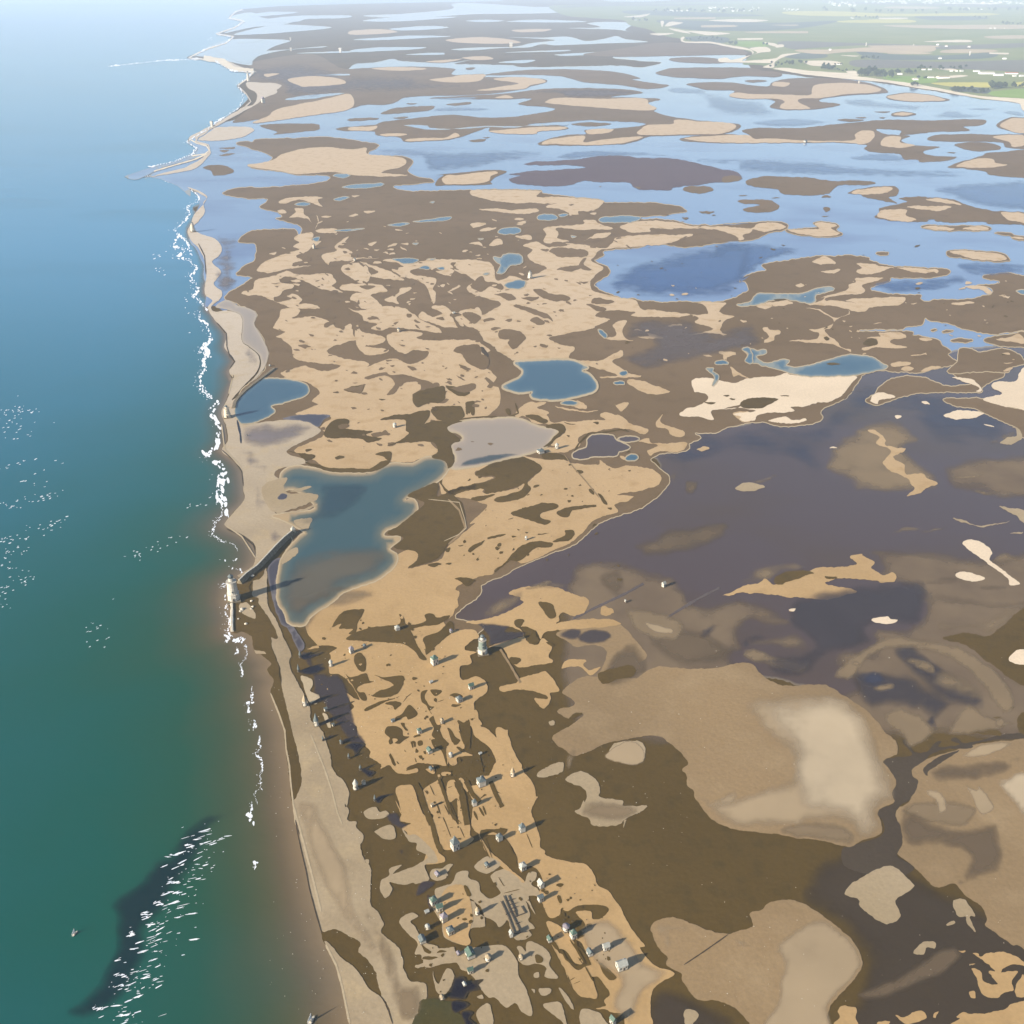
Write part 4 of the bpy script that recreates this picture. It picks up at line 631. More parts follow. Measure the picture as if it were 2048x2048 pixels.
P('I', 4, 'silt_pale', "620,500 850,460 1000,440 1110,500 1190,600 1230,700 1262,800 1310,900 1300,975 1225,1020 1240,1110 1150,1150 1060,1080 950,1040 850,1020 800,900 790,760 720,640", amp=1, sw=46)
P('I', 5, 'silt_tan', "720,1120 820,1080 960,1060 1080,1090 1120,1160 1080,1190 900,1160 780,1145", amp=1, sw=16)
P('I', 3, 'silt_light', "350,930 420,960 540,920 520,1000 400,1010", amp=1)
P('I', 3, 'silt_tan', "560,250 640,230 760,270 900,300 850,360 700,330 600,300;1150,230 1300,170 1480,190 1640,230 1800,340 1900,480 1840,560 1760,470 1640,330 1480,260 1300,240 1180,290 1090,400 1000,360;1240,560 1340,520 1450,570 1500,640 1380,720 1330,660 1270,620;0,30 200,60 300,130 240,200 100,180 20,110;1660,500 1760,560 1900,600 1700,650 1560,640;1320,1010 1500,960 1700,1000 1650,1100 1450,1080", amp=1.2, sw=12)
P('I', 3, 'deep_purple', "1060,370 1150,330 1300,340 1420,360 1520,440 1600,500 1540,560 1500,600 1440,560 1350,530 1250,530 1230,560 1150,520 1100,430;560,190 650,150 700,190 600,230 560,270;800,0 1000,-60 1440,-100 1450,60 1400,130 1180,130 1190,220 1000,270 960,290 900,360 760,380 640,320 560,300 560,260 880,240 870,180 800,130;360,150 430,110 480,110 380,190;1290,240 1400,190 1480,280 1700,420 1750,500 1700,540 1500,480 1350,330;1640,640 1720,610 1800,640 1700,650;1450,590 1500,560 1510,640", amp=1.2)
P('I', 4, 'deep_slate', "1110,380 1180,340 1250,350 1260,400 1200,420", amp=1)
P('I', 4, 'silt_tan', "1450,400 1560,330 1700,400 1750,480 1600,470;1200,420 1290,400 1310,430 1230,445;1340,270 1480,300 1500,360 1400,330;1090,300 1130,290 1145,325 1100,320;1800,560 1850,580 1830,620 1790,610", amp=.8)
RIB('I', 3, 'mud_lilac', 5, "-250,90 -150,40 0,-30 90,-80;100,160 180,100 260,50 360,-10 460,-60", taper=False)
P('I', 3, 'tan', "@I 1390,850 1400,805 1460,770 1560,740 1640,715 1760,690 1900,675 2100,660 @L 2100,900 1932,722 1880,705 1850,680 1800,650 1745,605 1752,570 1720,510 1650,465 1610,415 1585,402 1540,422 1490,415 1400,325 1330,270 1315,220 1342,190 1335,140 1310,75 1330,30 @I 1345,1000 1385,960 1418,890", amp=.6)
P('I', 4, 'silt_light', "1450,930 1490,915 1540,940 1565,1010 1520,1040 1500,980;1645,895 1700,920 1720,900 1790,1005 1720,1040 1680,960;1620,750 1760,690 1880,690 1800,740 1700,765", amp=.6, sw=7)
P('I', 4, 'silt_pale', "1800,880 1860,850 1932,820 2050,830 2050,1120 1932,1060 1880,1000", amp=.6, sw=14)
P('I', 4, 'silt_brown', "1480,800 1650,780 1850,760 2000,740 1900,800 1800,860 1500,890;1330,1000 1500,1060 1640,1100 1800,1080 1830,1300 1700,1360 1600,1380 1660,1240 1500,1200 1350,1180", amp=1)
P('I', 3, 'mud_dark', "1245,785 1275,768 1330,760 1390,748 1345,690 1360,672 1378,700 1400,735 1460,735 1500,690 1530,685 1520,712 1620,700 1580,680 1600,665 1640,695 1700,685 1800,658 1960,640 1960,668 1800,675 1690,700 1680,718 1560,722 1480,748 1450,780 1392,820 1392,850 1420,880 1385,960 1325,1000 1308,1050 1335,1100 1342,1180 1320,1240 1400,1300 1300,1340 1080,1300 1050,1211 1100,1190 1240,1140 1250,1080 1220,1020 1300,985 1290,930 1314,890 1280,820;1450,840 1450,810 1520,760 1620,730 1480,820 1465,850", amp=.5)
P('I', 3, 'mud', "1540,185 1650,160 1760,175 1830,120 1932,40 2100,20 2100,430 1932,415 1850,370 1760,300 1650,220;1640,640 1690,612 1740,605 1790,620 1820,655 1740,650;1900,570 1960,540 1960,650 1910,640;1780,565 1820,562 1800,572;1850,520 1885,515 1870,528", amp=.8)
P('I', 4, 'silt_tan', "1500,120 1550,90 1700,100 1900,0 1960,-40 1900,60 1800,170 1650,160 1520,165", amp=1)
P('I', 4, 'sand_pale', "1858,285 1890,250 1932,238 2060,240 2060,310 1932,315 1880,305;1195,95 1225,85 1270,80 1285,92 1320,100 1280,115 1225,110;793,45 825,40 815,55", amp=.5)
P('I', 4, 'silt_light', "90,110 170,120 240,140 220,165 140,155;-100,760 0,680 60,690 100,740 90,790 20,800", amp=.6, sw=5)
# ---- tan patches lying on the brown flat
P('H', 3, 'tan', "1205,270 1300,210 1500,160 1640,145 1740,220 1830,320 1910,440 1800,500 1650,510 1520,590 1560,520 1600,400 1500,350 1360,365 1300,320;"
  "@H 1255,720 1300,660 1400,600 1470,585 1540,600 1570,650 1700,600 1810,600 1932,650 2100,720 2100,1000 1932,1040 1700,1060 1600,1080 1430,1130 1330,1160 1280,1160 1220,1100 1175,1060 1230,1020 1330,960 1420,890 1400,880 1330,890 1300,912 1230,880 1220,860 1250,835 1300,830 1350,800 1320,760", amp=.7)
P('H', 3, 'sand_grey', "@H 1280,1390 1380,1325 1470,1345 1520,1400 1550,1470 1545,1520 1720,1545 1730,1590 1905,1590 1850,1640 1750,1690 1720,1760 @K 1560,150 1480,195 1380,207 1290,190 1270,150 1165,92 1200,60 1230,0 @H 1430,1560 1440,1500 1400,1450;@H 1060,1340 1130,1290 1240,1250 1270,1270 1260,1320 1200,1350 1100,1370;@H 1620,1165 1660,1110 1740,1090 1850,1095 1895,1150 1890,1230 1800,1265 1720,1255 1670,1210;@H 1145,940 1180,925 1195,960 1165,970", amp=.8)
P('H', 4, 'silt_tan', "1300,1160 1400,1140 1350,1250 1310,1320 1270,1250;1450,1530 1700,1560 1880,1600 1700,1720 1450,1700 1380,1640", amp=.8)
P('H', 4, 'deep_purple', "1365,290 1400,250 1500,222 1600,240 1640,280 1580,330 1480,350 1400,330;1210,270 1320,215 1400,230 1380,300 1300,310", amp=.4, sw=6)
P('H', 4, 'mud', "1525,580 1570,550 1680,520 1780,502 1825,550 1780,590 1680,612 1600,645 1560,645;1360,870 1410,880 1350,910 1300,915;1170,30 1070,20 1130,110 1155,140 1200,130 1205,105;1130,325 1150,322 1190,350 1170,362;850,450 900,440 938,460 900,500 860,490;880,165 900,150 960,160 940,200 925,215 880,195;985,240 1040,235 1055,280 1080,310 1050,340 1000,340 980,310 1000,270", amp=.6)
P('H', 3, 'sand', "850,200 940,230 990,330 1060,345 1110,290 1170,360 1150,430 1180,480 1080,495 900,515 790,372 690,355 960,270;950,-20 1420,-20 1430,90 1340,120 1250,100 1205,170 1240,220 1120,250 1090,300 1050,240 930,190 800,180 750,190 1000,130 1010,50;930,600 1060,570 1140,555 1230,690 1160,720 1170,760 1110,840 1040,765 1130,770 1130,740 1000,700 920,690 790,710 780,665 900,640;1280,465 1440,462 1420,500 1470,540 1550,515 1470,580 1400,520 1300,515 1250,535;"
  "1550,105 1570,55 1600,65 1640,75 1650,95 1600,125 1560,115;750,985 775,1000 832,1005 830,1040 870,1150 940,1290 870,1250 850,1180 800,1080;420,1060 425,1040", amp=.7)
P('H', 4, 'silt_tan', "600,190 700,170 850,195 960,150 1000,110 1010,160 880,210 960,240 800,280 700,330 660,260", amp=.5)
P('H', 4, 'deep_purple', "600,180 720,185 860,200 820,240 960,240 940,290 690,360 680,280", amp=.5, sw=6)
RIB('H', 5, 'tan', 4.5, "775,380 850,500 930,640", taper=False)
P('H', 3, 'sand', "320,960 440,930 460,1000 500,1130 480,1160 540,1190 560,1205 450,1213 440,1265 400,1275 370,1240 350,1150 375,1110 312,1050;590,850 620,970 720,1040 790,1120 830,1210 850,1260 880,1260 960,1330 900,1390 760,1400 690,1350 740,1290 740,1230 700,1150 640,1090 570,1040 540,960 450,930 470,900", amp=.4)
P('H', 4, 'mud', "370,990 400,1080 425,1120 465,1085 430,1060 400,1010;455,1015 500,1090 520,1135 545,1100 500,1040", amp=.3)
P('K', 4, 'silt_light', "1380,900 1500,960 1600,1100 1700,1250 1900,1340 1700,1500 1600,1731 1450,1640 1440,1500 1480,1400 1300,1250 1200,1000", amp=1, sw=20)
P('I', 3, 'silt_brown', "100,160 300,120 560,250 400,330 200,310;-60,260 60,200 120,330 0,420 -120,400", amp=1)
# lower right
P('L', 3, 'tan', "125,620 160,580 220,568 280,580 350,610 440,640 500,645 600,620 622,600 605,550 660,530 700,495 800,485 850,495 900,520 1000,590 1060,640 1110,690 1150,800 1090,890 1000,990 975,1085 975,1200 650,1200 600,1080 520,1000 430,970 350,965 280,880 270,840 200,800 205,760 160,710", amp=.6)
P('L', 4, 'silt_light', "720,720 760,660 860,600 960,570 1050,630 1120,700 1155,800 1090,890 1000,990 980,1150 650,1150 730,980 740,880 760,800", amp=.8, sw=16)
P('L', 4, 'silt_light', "140,600 230,590 330,620 300,660 220,640 240,690 200,740 170,680;500,660 600,690 620,720 540,700;640,740 720,770 680,760", amp=.8)
P('L', 3, 'sand_grey', "1065,455 1100,405 1190,350 1270,320 1320,335 1390,400 1390,430 1310,490 1335,560 1290,597 1240,590 1140,520 1130,480;1590,490 1640,482 1675,520 1700,560 1670,570 1700,638 1660,600 1650,565 1610,560;1395,740 1440,690 1500,690 1500,720 1460,715 1445,750;1555,600 1590,583 1598,597 1570,608;285,1030 320,1012 355,1040 330,1085 330,1150 300,1140", amp=.7)
P('L', 3, 'sand', "1685,745 1710,740 1720,758 1760,740 1850,740 1932,780 1950,800 1870,800 1820,835 1900,830 1870,880 1880,920 1830,935 1800,960 1730,940 1700,860 1680,820 1720,830 1740,880 1805,890 1760,830 1790,825 1740,780;1665,930 1690,925 1695,958 1675,955;1310,1045 1350,1050 1400,1025 1440,1020 1462,1050 1420,1075 1360,1085;1030,1025 1050,1000 1080,995 1120,1010 1115,1050 1125,1085 1010,1085 1040,1055;1890,900 1910,870 1932,850 1960,940 1900,950;1615,732 1650,730 1640,740;1665,795 1700,795 1680,800;1490,1050 1500,1030 1518,1025 1500,1055;1220,1075 1280,1070 1270,1100 1230,1100;1560,1100 1620,1060 1600,1050 1640,1028 1680,1035 1820,1020 1900,980 2060,970 2060,1200 1500,1200", amp=.7)
P('L', 2, 'mud_umber', "870,380 920,300 1200,200 1350,300 1500,420 1700,500 2050,780 2050,1150 1100,1150 1100,950 1150,800 1050,640 950,560 850,480;150,900 400,970 600,1100 500,1200 100,1200", amp=.8, sw=40)
P('L', 3, 'silt_brown', "1120,930 1250,880 1400,800 1550,710 1640,740 1560,840 1500,870 1300,950 1150,980", amp=1, sw=14)
RIB('L', 5, 'mud_dark', 2.4, "285,798 380,735 470,672 500,650")
# ---- the hut settlement: sandy ground north part
P('G', 3, 'sand', "@G 830,380 920,370 880,320 830,250 820,160 900,130 1000,60 1150,10 1400,-60 1932,-60 @H 430,-60 450,20 440,60 390,90 395,130 340,170 400,230 530,225 590,240 610,290 560,310 500,380 590,405 545,430 550,490 465,520 480,612 590,588 650,620 670,660 665,720 580,790 580,880 620,970 @X1 "
  "1560,440 1530,540 1460,480 1560,600 1590,720 1620,760 1640,960 1480,960 1280,935 1220,950 1110,1010 1250,1010 1250,1060 1170,1080 1040,1080 980,1060 910,980 880,970 780,1010 790,960 640,860 650,790 590,730 580,680 480,590 470,480 330,350 440,220 390,150 340,50 @G 1230,770 1180,670 1090,580 1000,560 1010,440 1000,410 1060,365 930,350", amp=.6)
P('G', 3, 'silt_tan', "@G 700,-60 1400,-80 1200,40 1000,80 880,170 850,300 800,260 760,160", amp=.5)
P('G', 4, 'mud', "1020,205 1090,100 1180,75 1270,80 1220,170 1200,260 1150,260 1180,225 1080,220 1090,180;1130,300 1300,215 1530,190 1540,110 1580,150 1600,190 1740,170 1740,115 1800,105 1830,135 1930,120 1860,180 1650,220 1640,260 1700,380 1750,460 1700,450 1660,400 1560,340 1300,320;1730,290 1850,240 1932,160 1960,230 1850,330 1750,420 1740,350;"
  "1190,430 1240,410 1280,460 1280,540 1240,550 1200,490;1110,545 1160,600 1280,565 1310,625 1345,628 1220,670 1230,710 1270,715 1290,770 1250,770 1210,710;1350,580 1430,600 1560,585 1575,630 1540,710 1430,755 1330,740 1400,700 1500,660 1430,620;1010,300 1018,315;1270,850 1280,835 1350,800 1540,745 1430,790 1300,855;1430,800 1500,780 1555,800 1510,850 1490,820", amp=.5)
P('X1', 4, 'mud', "970,400 970,350 1060,300 1150,190 1255,310 1140,385 1110,340 1050,360;1035,425 1085,425 1090,460 1135,520 1100,520 1060,470;835,550 860,480 920,465 1000,470 1060,520 1070,590 1155,600 1090,640 1020,690 960,680 1000,650 980,625 930,630 940,680 900,700 880,650 900,620;885,830 905,815 975,960 940,965;985,910 1020,950 1000,950;1170,670 1225,660 1235,730 1215,735 1210,690 1200,690 1205,740 1190,740;1255,665 1310,650 1325,700 1270,720;1230,810 1240,750 1275,790 1260,812;1270,850 1315,845 1320,890 1290,885;1330,790 1360,785 1365,830 1340,825;1085,765 1110,800 1090,790;1225,870 1250,930 1230,920;1215,590 1280,570 1300,590 1225,610;"
  "1400,375 1450,335 1460,330 1500,440 1560,460 1545,520 1580,600 1645,690 1620,760 1640,960 1640,1000 1560,780 1470,740 1435,640 1480,630 1440,580 1465,500 1430,430;1300,30 1370,0 1385,0 1350,90 1410,200 1470,215 1410,265 1370,200 1310,150;1640,490 1700,540 1735,600 1800,655 1740,700;1770,400 1800,390 1850,420 1890,395 1932,420 1932,730 1880,735 1860,660 1795,540 1840,540;1760,740 1800,735 1860,800 1810,790;1110,1040 1115,1020 1220,990 1220,1010;1665,70 1740,40 1820,60 1840,90 1750,100 1700,80;1690,210 1700,185 1820,185 1750,220;1420,0 1560,0 1560,40 1480,80", amp=.3)
P('X1', 4, 'sand', "1355,1020 1400,1010 1420,980 1460,980 1485,1060 1450,1080;1515,1095 1540,1085 1550,1115 1520,1125;1560,1075 1600,1055 1690,1065 1660,1100 1580,1110", amp=.3)
RIB('X1', 4, 'mud', 1.4, "1070,155 1120,90 1180,40;1510,155 1600,125;1410,265 1440,310;1650,1260 1700,1240")
P('J', 3, 'sand', "@G 1510,1460 1580,1430 1650,1445 1700,1600 1780,1739 @J 1500,100 1550,200 1605,390 1620,450 1670,490 1665,530 1560,555 1500,545 1510,460 1500,445 1430,430 1430,370 1360,350 1350,280 1300,240 1380,200 1280,180 1300,110 1250,0 @G 1555,1660 1540,1560", amp=.5)
P('J', 3, 'sand_grey', "1300,240 1360,300 1430,300 1540,400 1600,480 1600,540 1500,560 1540,680 1430,720 1400,710 1300,730 1200,700 1220,770 1165,840 1120,780 1130,690 1200,640 1200,590 1300,560 1230,630 1350,590 1510,510 1520,470 1480,450 1430,430 1430,370 1360,350;975,100 1070,55 1110,100 1160,90 1190,125 1130,160 1020,160;1080,260 1210,210 1250,290 1240,330 1170,340 1080,285;1280,1050 1310,1000 1400,970 1440,1000 1380,1040 1420,1090 1450,1150 1520,1230 1600,1250 1630,1280 1750,1260 1770,1300 1900,1310 1930,1340 1650,1400 1500,1430 1430,1445 1420,1420 1570,1370 1480,1375 1470,1330 1420,1320 1440,1230 1380,1170 1330,1120;1560,600 1690,580 1740,550 1690,630 1680,680 1580,685;985,515 1020,510 1015,550", amp=.5)
P('J', 4, 'mud', "1470,1230 1500,1260 1555,1300 1540,1320 1500,1300;1600,1310 1640,1290 1690,1300 1640,1312;1480,1370 1500,1345 1610,1348 1550,1370", amp=.4)
P('K', 3, 'sand', "@H 180,1470 290,1390 310,1390 370,1560 450,1739 @K 250,0 300,80 290,140 310,170 350,190 350,270 380,300 330,350 280,370 140,378 100,260 60,160 60,110 30,95 @H 240,1640 200,1560;@H 360,1420 420,1390 440,1440 490,1600 520,1760 @K 280,120 250,-10 @H 380,1560;@H 455,1395 490,1385 580,1560 660,1500 720,1560 740,1620 850,1590 790,1500 750,1480 770,1430 880,1405 960,1390 870,1250 720,1040 640,980 560,1000 620,1080 700,1150 740,1240 730,1270 690,1350 640,1360 620,1420 540,1440 520,1480;"
  "@K 560,0 850,-30 850,10 820,80 850,180 890,300 890,360 930,400 940,430 1120,480 1240,495 1300,570 1340,660 1410,700 1500,820 1600,1000 1700,1120 1660,1150 1780,1280 1932,1340 1780,1440 1740,1600 1750,1760 1560,1760 1540,1660 1440,1640 1400,1620 1320,1610 1400,1590 1380,1550 1430,1500 1380,1420 1340,1370 1280,1360 1240,1290 1280,1260 1220,1120 1150,1060 1230,1050 1240,960 1165,870 1280,860 1300,920 1370,910 1420,850 1370,812 1200,815 1100,860 1050,840 1040,890 960,905 900,790 870,760 890,690 905,610 850,520 780,520 740,560 720,500 710,440 660,340 600,280 630,225 540,225 440,235 430,280 510,400 740,600 760,640 700,600 510,450 420,290 400,150 390,130 480,60", amp=.5)
P('H', 3, 'sand', "750,985 830,1010 835,1030 890,1200 960,1330 1030,1420 1048,1500 1040,1560 1010,1620 1040,1739 1000,1800 600,1800 560,1620 600,1560 700,1500 750,1600 850,1600 790,1500 750,1470 780,1420 960,1390 880,1330 880,1260 830,1200 750,1080", amp=.5)
P('K', 3, 'sand_grey', "80,690 200,645 250,560 330,550 335,600 415,640 430,710 500,758 580,725 570,690 510,600 530,565 600,535 690,575 760,640 800,560 860,560 855,610 820,650 880,690 870,740 800,745 850,885 780,780 810,880 800,930 850,990 800,1005 825,1045 760,1080 690,1070 640,930 610,960 570,980 540,940 430,880 370,770 340,765 430,830 465,950 450,980 360,990 335,1040 345,1110 290,1120 150,1065 130,950 60,840 100,800;"
  "385,520 470,440 560,470 575,510 480,570;45,550 120,535 180,495 215,500 165,540 175,590 60,615;"
  "0,1130 120,1145 220,1140 250,1180 320,1150 470,1130 590,1120 660,1160 710,1250 730,1370 790,1480 830,1660 750,1640 700,1570 620,1600 550,1530 480,1520 380,1380 330,1330 280,1310 240,1260 130,1270 0,1290;780,1110 820,1090 900,1130 970,1200 960,1280 1030,1375 930,1370 940,1300 900,1270 850,1265 780,1280 720,1240 730,1180 710,1140 740,1130 780,1170;"
  "840,1340 880,1330 880,1370 845,1370;880,1460 970,1455 960,1500 900,1510;920,1580 1030,1560 1070,1620 1095,1760 1050,1700 960,1640;400,1640 480,1570 520,1640 520,1760 430,1731;1030,1450 1080,1480 1150,1600 1130,1610 1050,1490;1210,1620 1340,1640 1380,1690 1420,1760 1220,1760;90,1480 60,1320 100,1420 170,1300 225,1360 170,1490;820,1460 850,1470 845,1495;400,1520 440,1500 450,1535", amp=.5)
P('K', 3, 'sand', "935,945 1000,950 1080,1000 1130,1060 1180,1160 1220,1260 1160,1260 1100,1180 1050,1150 1010,1150 985,1060;970,1120 1000,1130 1040,1185 1060,1190 1170,1310 1250,1290 1300,1400 1330,1520 1280,1535 1180,1500 1100,1370 1080,1300 1050,1260", amp=.5)
P('K', 4, 'sand', "150,700 260,650 330,700 370,900 350,985 335,1040 345,1110 290,1120 160,1060 140,950 110,850", amp=.6)
P('K', 4, 'mud', "600,280 650,330 680,400 710,440 708,480 690,490 640,450 630,390;1530,1310 1640,1250 1690,1310 1695,1400 1590,1470 1560,1430 1575,1380;1340,1250 1400,1290 1480,1370 1430,1390 1380,1340;1010,660 1035,645 1070,650 1050,672;1020,745 1045,742 1060,790 1040,798;910,705 950,700 955,725 935,728;300,665 325,663 358,730 330,740;1250,960 1290,958 1285,1000 1255,995;1090,765 1115,765 1105,785;285,920 310,915 328,922 300,935;850,1200 880,1195 915,1230 900,1255 860,1255;430,235 540,225 635,225 600,270 520,250 440,290;1000,1090 960,1080 1010,1150 1040,1160;1180,1060 1230,1050 1150,1120 1250,1290 1190,1180", amp=.4)
RIB('H', 4, 'mud', 11, "120,1420 160,1500 200,1620 240,1739", taper=False)
RIB('K', 4, 'mud', 10, "20,100 60,200 90,330 130,400", taper=False)
RIB('H', 4, 'mud', 13, "440,1400 480,1500 500,1620 520,1739", taper=False)
RIB('H', 4, 'mud', 6, "300,1380 350,1520 390,1640 430,1700", taper=False)
RIB('H', 4, 'mud', 9, "510,1400 560,1500 620,1560;700,1400 740,1500 790,1600", taper=False)
RIB('H', 4, 'mud', 1.6, "230,1430 265,1510;300,1400 345,1510;190,1470 210,1500 205,1470 220,1495;340,1580 380,1660;280,1570 310,1650;330,1680 355,1730;250,1590 345,1560;370,1450 400,1440;440,1690 475,1725;380,1600 410,1700")
RIB('H', 4, 'mud', 4.5, "570,1630 600,1700;610,1600 650,1670;640,1590 665,1660")
RIB('H', 4, 'mud', 5, "380,1000 410,1090 430,1110 465,1085;465,1020 500,1110 520,1130;300,1390 330,1350;600,1170 640,1330")
RIB('K', 4, 'mud', 1.5, "140,130 200,285;160,50 185,115;100,40 120,110;180,0 260,180 285,178;270,210 305,290;190,215 215,212;135,240 160,238;785,260 830,370;420,280 500,450;460,290 520,450;1100,1350 1150,1480;1110,1400 1160,1370;1150,1420 1200,1400;1180,1215 1240,1290;570,600 610,665 620,655;565,600 585,598;610,720 730,690")
RIB('K', 4, 'mud', 3.5, "1050,1150 1090,1230 1170,1290 1280,1270 1240,1200 1180,1130;960,1100 1050,1270;1240,1290 1300,1400;1120,1080 1190,1180 1240,1270")
P('K', 3, 'turf', "-20,1540 120,1545 200,1560 260,1640 300,1680 320,1800 -80,1800 -60,1650", amp=1.0)
P('K', 5, 'pond_and_shadow', "190,1480 225,1380 300,1365 330,1400 450,1385 410,1430 430,1460 340,1490 300,1540 200,1530 170,1500;200,1570 250,1550 340,1580 250,1640 215,1630;280,1640 340,1630 370,1650 340,1690 390,1731 330,1760", amp=.5)  # black shadow shapes beside the turf, painted as dark sheets
P('J', 5, 'deep_purple', "1160,130 1260,100 1300,190 1380,200 1300,250 1200,200;1270,420 1320,430 1300,480;1420,800 1470,700 1600,700 1540,760 1440,830;1510,800 1560,850 1560,950 1520,900", amp=.6, sw=5)
# ---- far shore: cream beach, fields
P('T3', 3, 'shore_cream', "550,378 620,375 750,390 900,400 980,405 1010,420 1090,430 1160,440 1240,450 1330,462 1400,475 1530,500 1600,515 1700,530 1850,540 1932,545 2060,560 2060,650 1932,612 1900,570 1750,550 1600,528 1450,500 1340,485 1250,468 1150,452 1000,440 850,425 700,408;"
  "490,370 540,350 480,348 380,345 300,345 250,340 245,325 290,318 320,330 400,310 430,300 420,280 350,268 280,255 200,240 60,235 35,215 45,203 60,205 60,228 200,230 300,248 400,265 440,290 400,318 380,335 480,330 560,320 600,300 700,292 620,310 560,340 550,372;420,265 500,258 530,270 530,285 480,290 430,303 460,290 430,275;560,250 600,245 605,258 565,262;490,232 560,240 570,250 550,255;70,170 200,175 310,185 200,195 130,185;-75,118 -65,150 -55,118;-50,142 -20,120 50,125 20,135 -30,145;-30,155 60,170 90,185 20,175;-130,185 0,183 -80,196;-280,92 -200,85 -130,75 -180,95;350,212 490,210 490,218 350,220;720,338 860,335 930,350 850,362 760,362;950,395 1000,392 1020,410 1000,420", amp=.35)
P('T3', 3, 'field_tan', "680,275 900,272 1100,260 1300,255 1430,258 1420,285 1200,292 1000,285 820,298 700,288;1475,280 1560,272 1765,275 1760,288 1500,292;1080,252 1430,252 1440,262 1200,270;1190,290 1410,290 1400,298 1210,298;150,140 330,138 340,148 150,150;1160,140 1500,138 1932,138 1932,158 1600,160 1300,152;1720,200 1932,195 1932,212 1760,212;400,175 740,172 740,182 480,182;0,98 230,95 230,104 0,104;1200,35 1450,38 1440,48 1180,45;530,138 680,136 660,142", amp=.3)
P('T3', 3, 'shore_cream', "190,112 360,105 520,112 430,122 300,120;1130,98 1290,98 1290,104 1130,105;1740,290 1850,292 1848,300 1740,297;920,305 1020,307 990,312;1380,230 1500,222 1620,220 1640,232 1500,233;1310,432 1345,430 1340,442 1315,440;1450,380 1540,378 1560,392;1400,430 1560,415 1620,420 1480,435;1380,20 1800,15 1700,26", amp=.3)
P('T3', 3, 'field_gold', "1420,460 1500,455 1750,455 1755,470 1740,482 1560,480;1880,455 2060,445 2060,475 1932,478 1880,470;610,65 900,62 1200,75 1740,72 1740,85 1200,90 700,85;920,115 1200,105 1320,112 1300,125 940,124", amp=.3)
P('T3', 3, 'field_moss', "1750,505 1932,490 2060,488 2060,580 1932,545 1800,535 1740,520;1170,420 1400,425 1460,440 1400,460 1250,455 1180,440;345,230 500,230 530,245 500,258 400,258 340,250", amp=.3)
P('T3', 3, 'field_blue', "-80,110 300,120 600,125 900,115 740,150 500,170 300,170 100,165 -20,145;620,300 740,292 840,300 830,318 700,325 610,315;-280,60 -80,58 200,70 500,85 200,92 -200,80;60,205 200,200 300,210 280,235 120,230;1000,270 1200,300 1500,305 1760,290 1740,320 1400,330 1100,325;1530,480 1640,480 1740,490 1730,515 1620,508 1540,500;1340,90 1600,90 1740,100 1600,112 1400,108;100,185? 0,0".replace(';100,185? 0,0', ''), amp=.3)
P('T3', 3, 'marsh_lilac', "600,228 1100,240 1500,250 1932,238 1932,260 1500,270 1080,250 800,262 650,270;980,335 1100,330 1500,340 1932,330 2060,335 2060,400 1700,385 1400,375 1100,375 980,362;-640,40 -300,32 0,30 300,22 0,20 -400,22;850,5 1300,15 1932,30 1932,45 1300,28 900,20", amp=.3)
flush()
# ================================================================== SEA FOAM
rng = random.Random(5)
def blob(cx, cy, rx, ry, n=8, ang=0.0, rg=rng):
    out = []; ca, sa = math.cos(ang), math.sin(ang)
    for i in range(n):
        a = 2 * math.pi * i / n; r = rg.uniform(.55, 1.15)
        x, y = math.cos(a) * rx * r, math.sin(a) * ry * r
        out.append((cx + x * ca - y * sa, cy + x * sa + y * ca))
    return out
FOAM = ([], [])
def foam_poly(p, k):
    V, f = cdt(p)
    if len(V) < 3 or not f: return
    o = len(FOAM[0]); FOAM[0].extend(ground(a, b, k) for a, b in V); FOAM[1].extend([[q + o for q in t] for t in f])
fk = [0]
def nk():
    fk[0] = (fk[0] + 1) % 40
    return .034 + fk[0] * .0004
def foam_line(crop, data, wid, splash=1.0, lift=0):
    wid = wid * (.95 if wid > 4.5 else 1.1)
    p = pts(data, crop)
    for (x0, y0), (x1, y1) in zip(p[:-1], p[1:]):
        L = math.hypot(x1 - x0, y1 - y0); n = max(1, int(L / max(1.4, wid * .38)))
        f = min(1, max(.3, (y0 + 60) / 600))
        for i in range(n):
            t = (i + rng.random()) / n; x = x0 + (x1 - x0) * t; y = y0 + (y1 - y0) * t
            ww = wid * (.45 + .9 * abs(noise.noise(Vector((x / 14, y / 14, 5.5))) * 2 + .25))
            ang = math.atan2((y1 - y0), (x1 - x0)) + rng.uniform(-.5, .5)
            foam_poly(blob(x + rng.uniform(-.55, .55) * wid, y + rng.uniform(-.5, .5) * wid * f, max(L / n * .9, ww * .5) * rng.uniform(.5, 1.2), ww * rng.uniform(.12, .42) * (.5 + .5 * f), 9, ang), nk() + lift)
            if rng.random() < .35 * splash:
                foam_poly(blob(x - rng.uniform(.6, 2.4) * wid, y + rng.uniform(-1, 1) * wid * f, rng.uniform(.5, 1.6), rng.uniform(.3, .8) * f, 6), nk())
foam_line('T1', "1340,55 1295,65 1262,100 1345,118 1300,150 1195,185 1290,205 1240,240 1150,262 1085,298 1040,322 1120,322", 4.0, .3, .2)
foam_line('T1', "1120,326 900,333 700,355 600,366", 3.4, 0)
foam_line('T1', "1190,335 1240,370 1290,392 1400,395 1370,428 1310,466 1345,520 1340,560 1310,600 1230,650 1170,692 1130,725 1090,745 1028,785 1085,815 1065,850 960,892 830,920", 3.6, .5, .2)
foam_line('A', "-300,0 -120,8 0,55 95,90 155,135 150,165 78,210 100,250 60,300 0,350", 3.4, .6)
foam_line('A', "0,350 20,380 80,430 95,490 115,520;".replace(';', ''), 6, 1)
foam_line('A', "10,400 0,460 60,480 15,530 95,545 140,600 100,665 150,735 115,780 185,830 195,860", 6, 1)
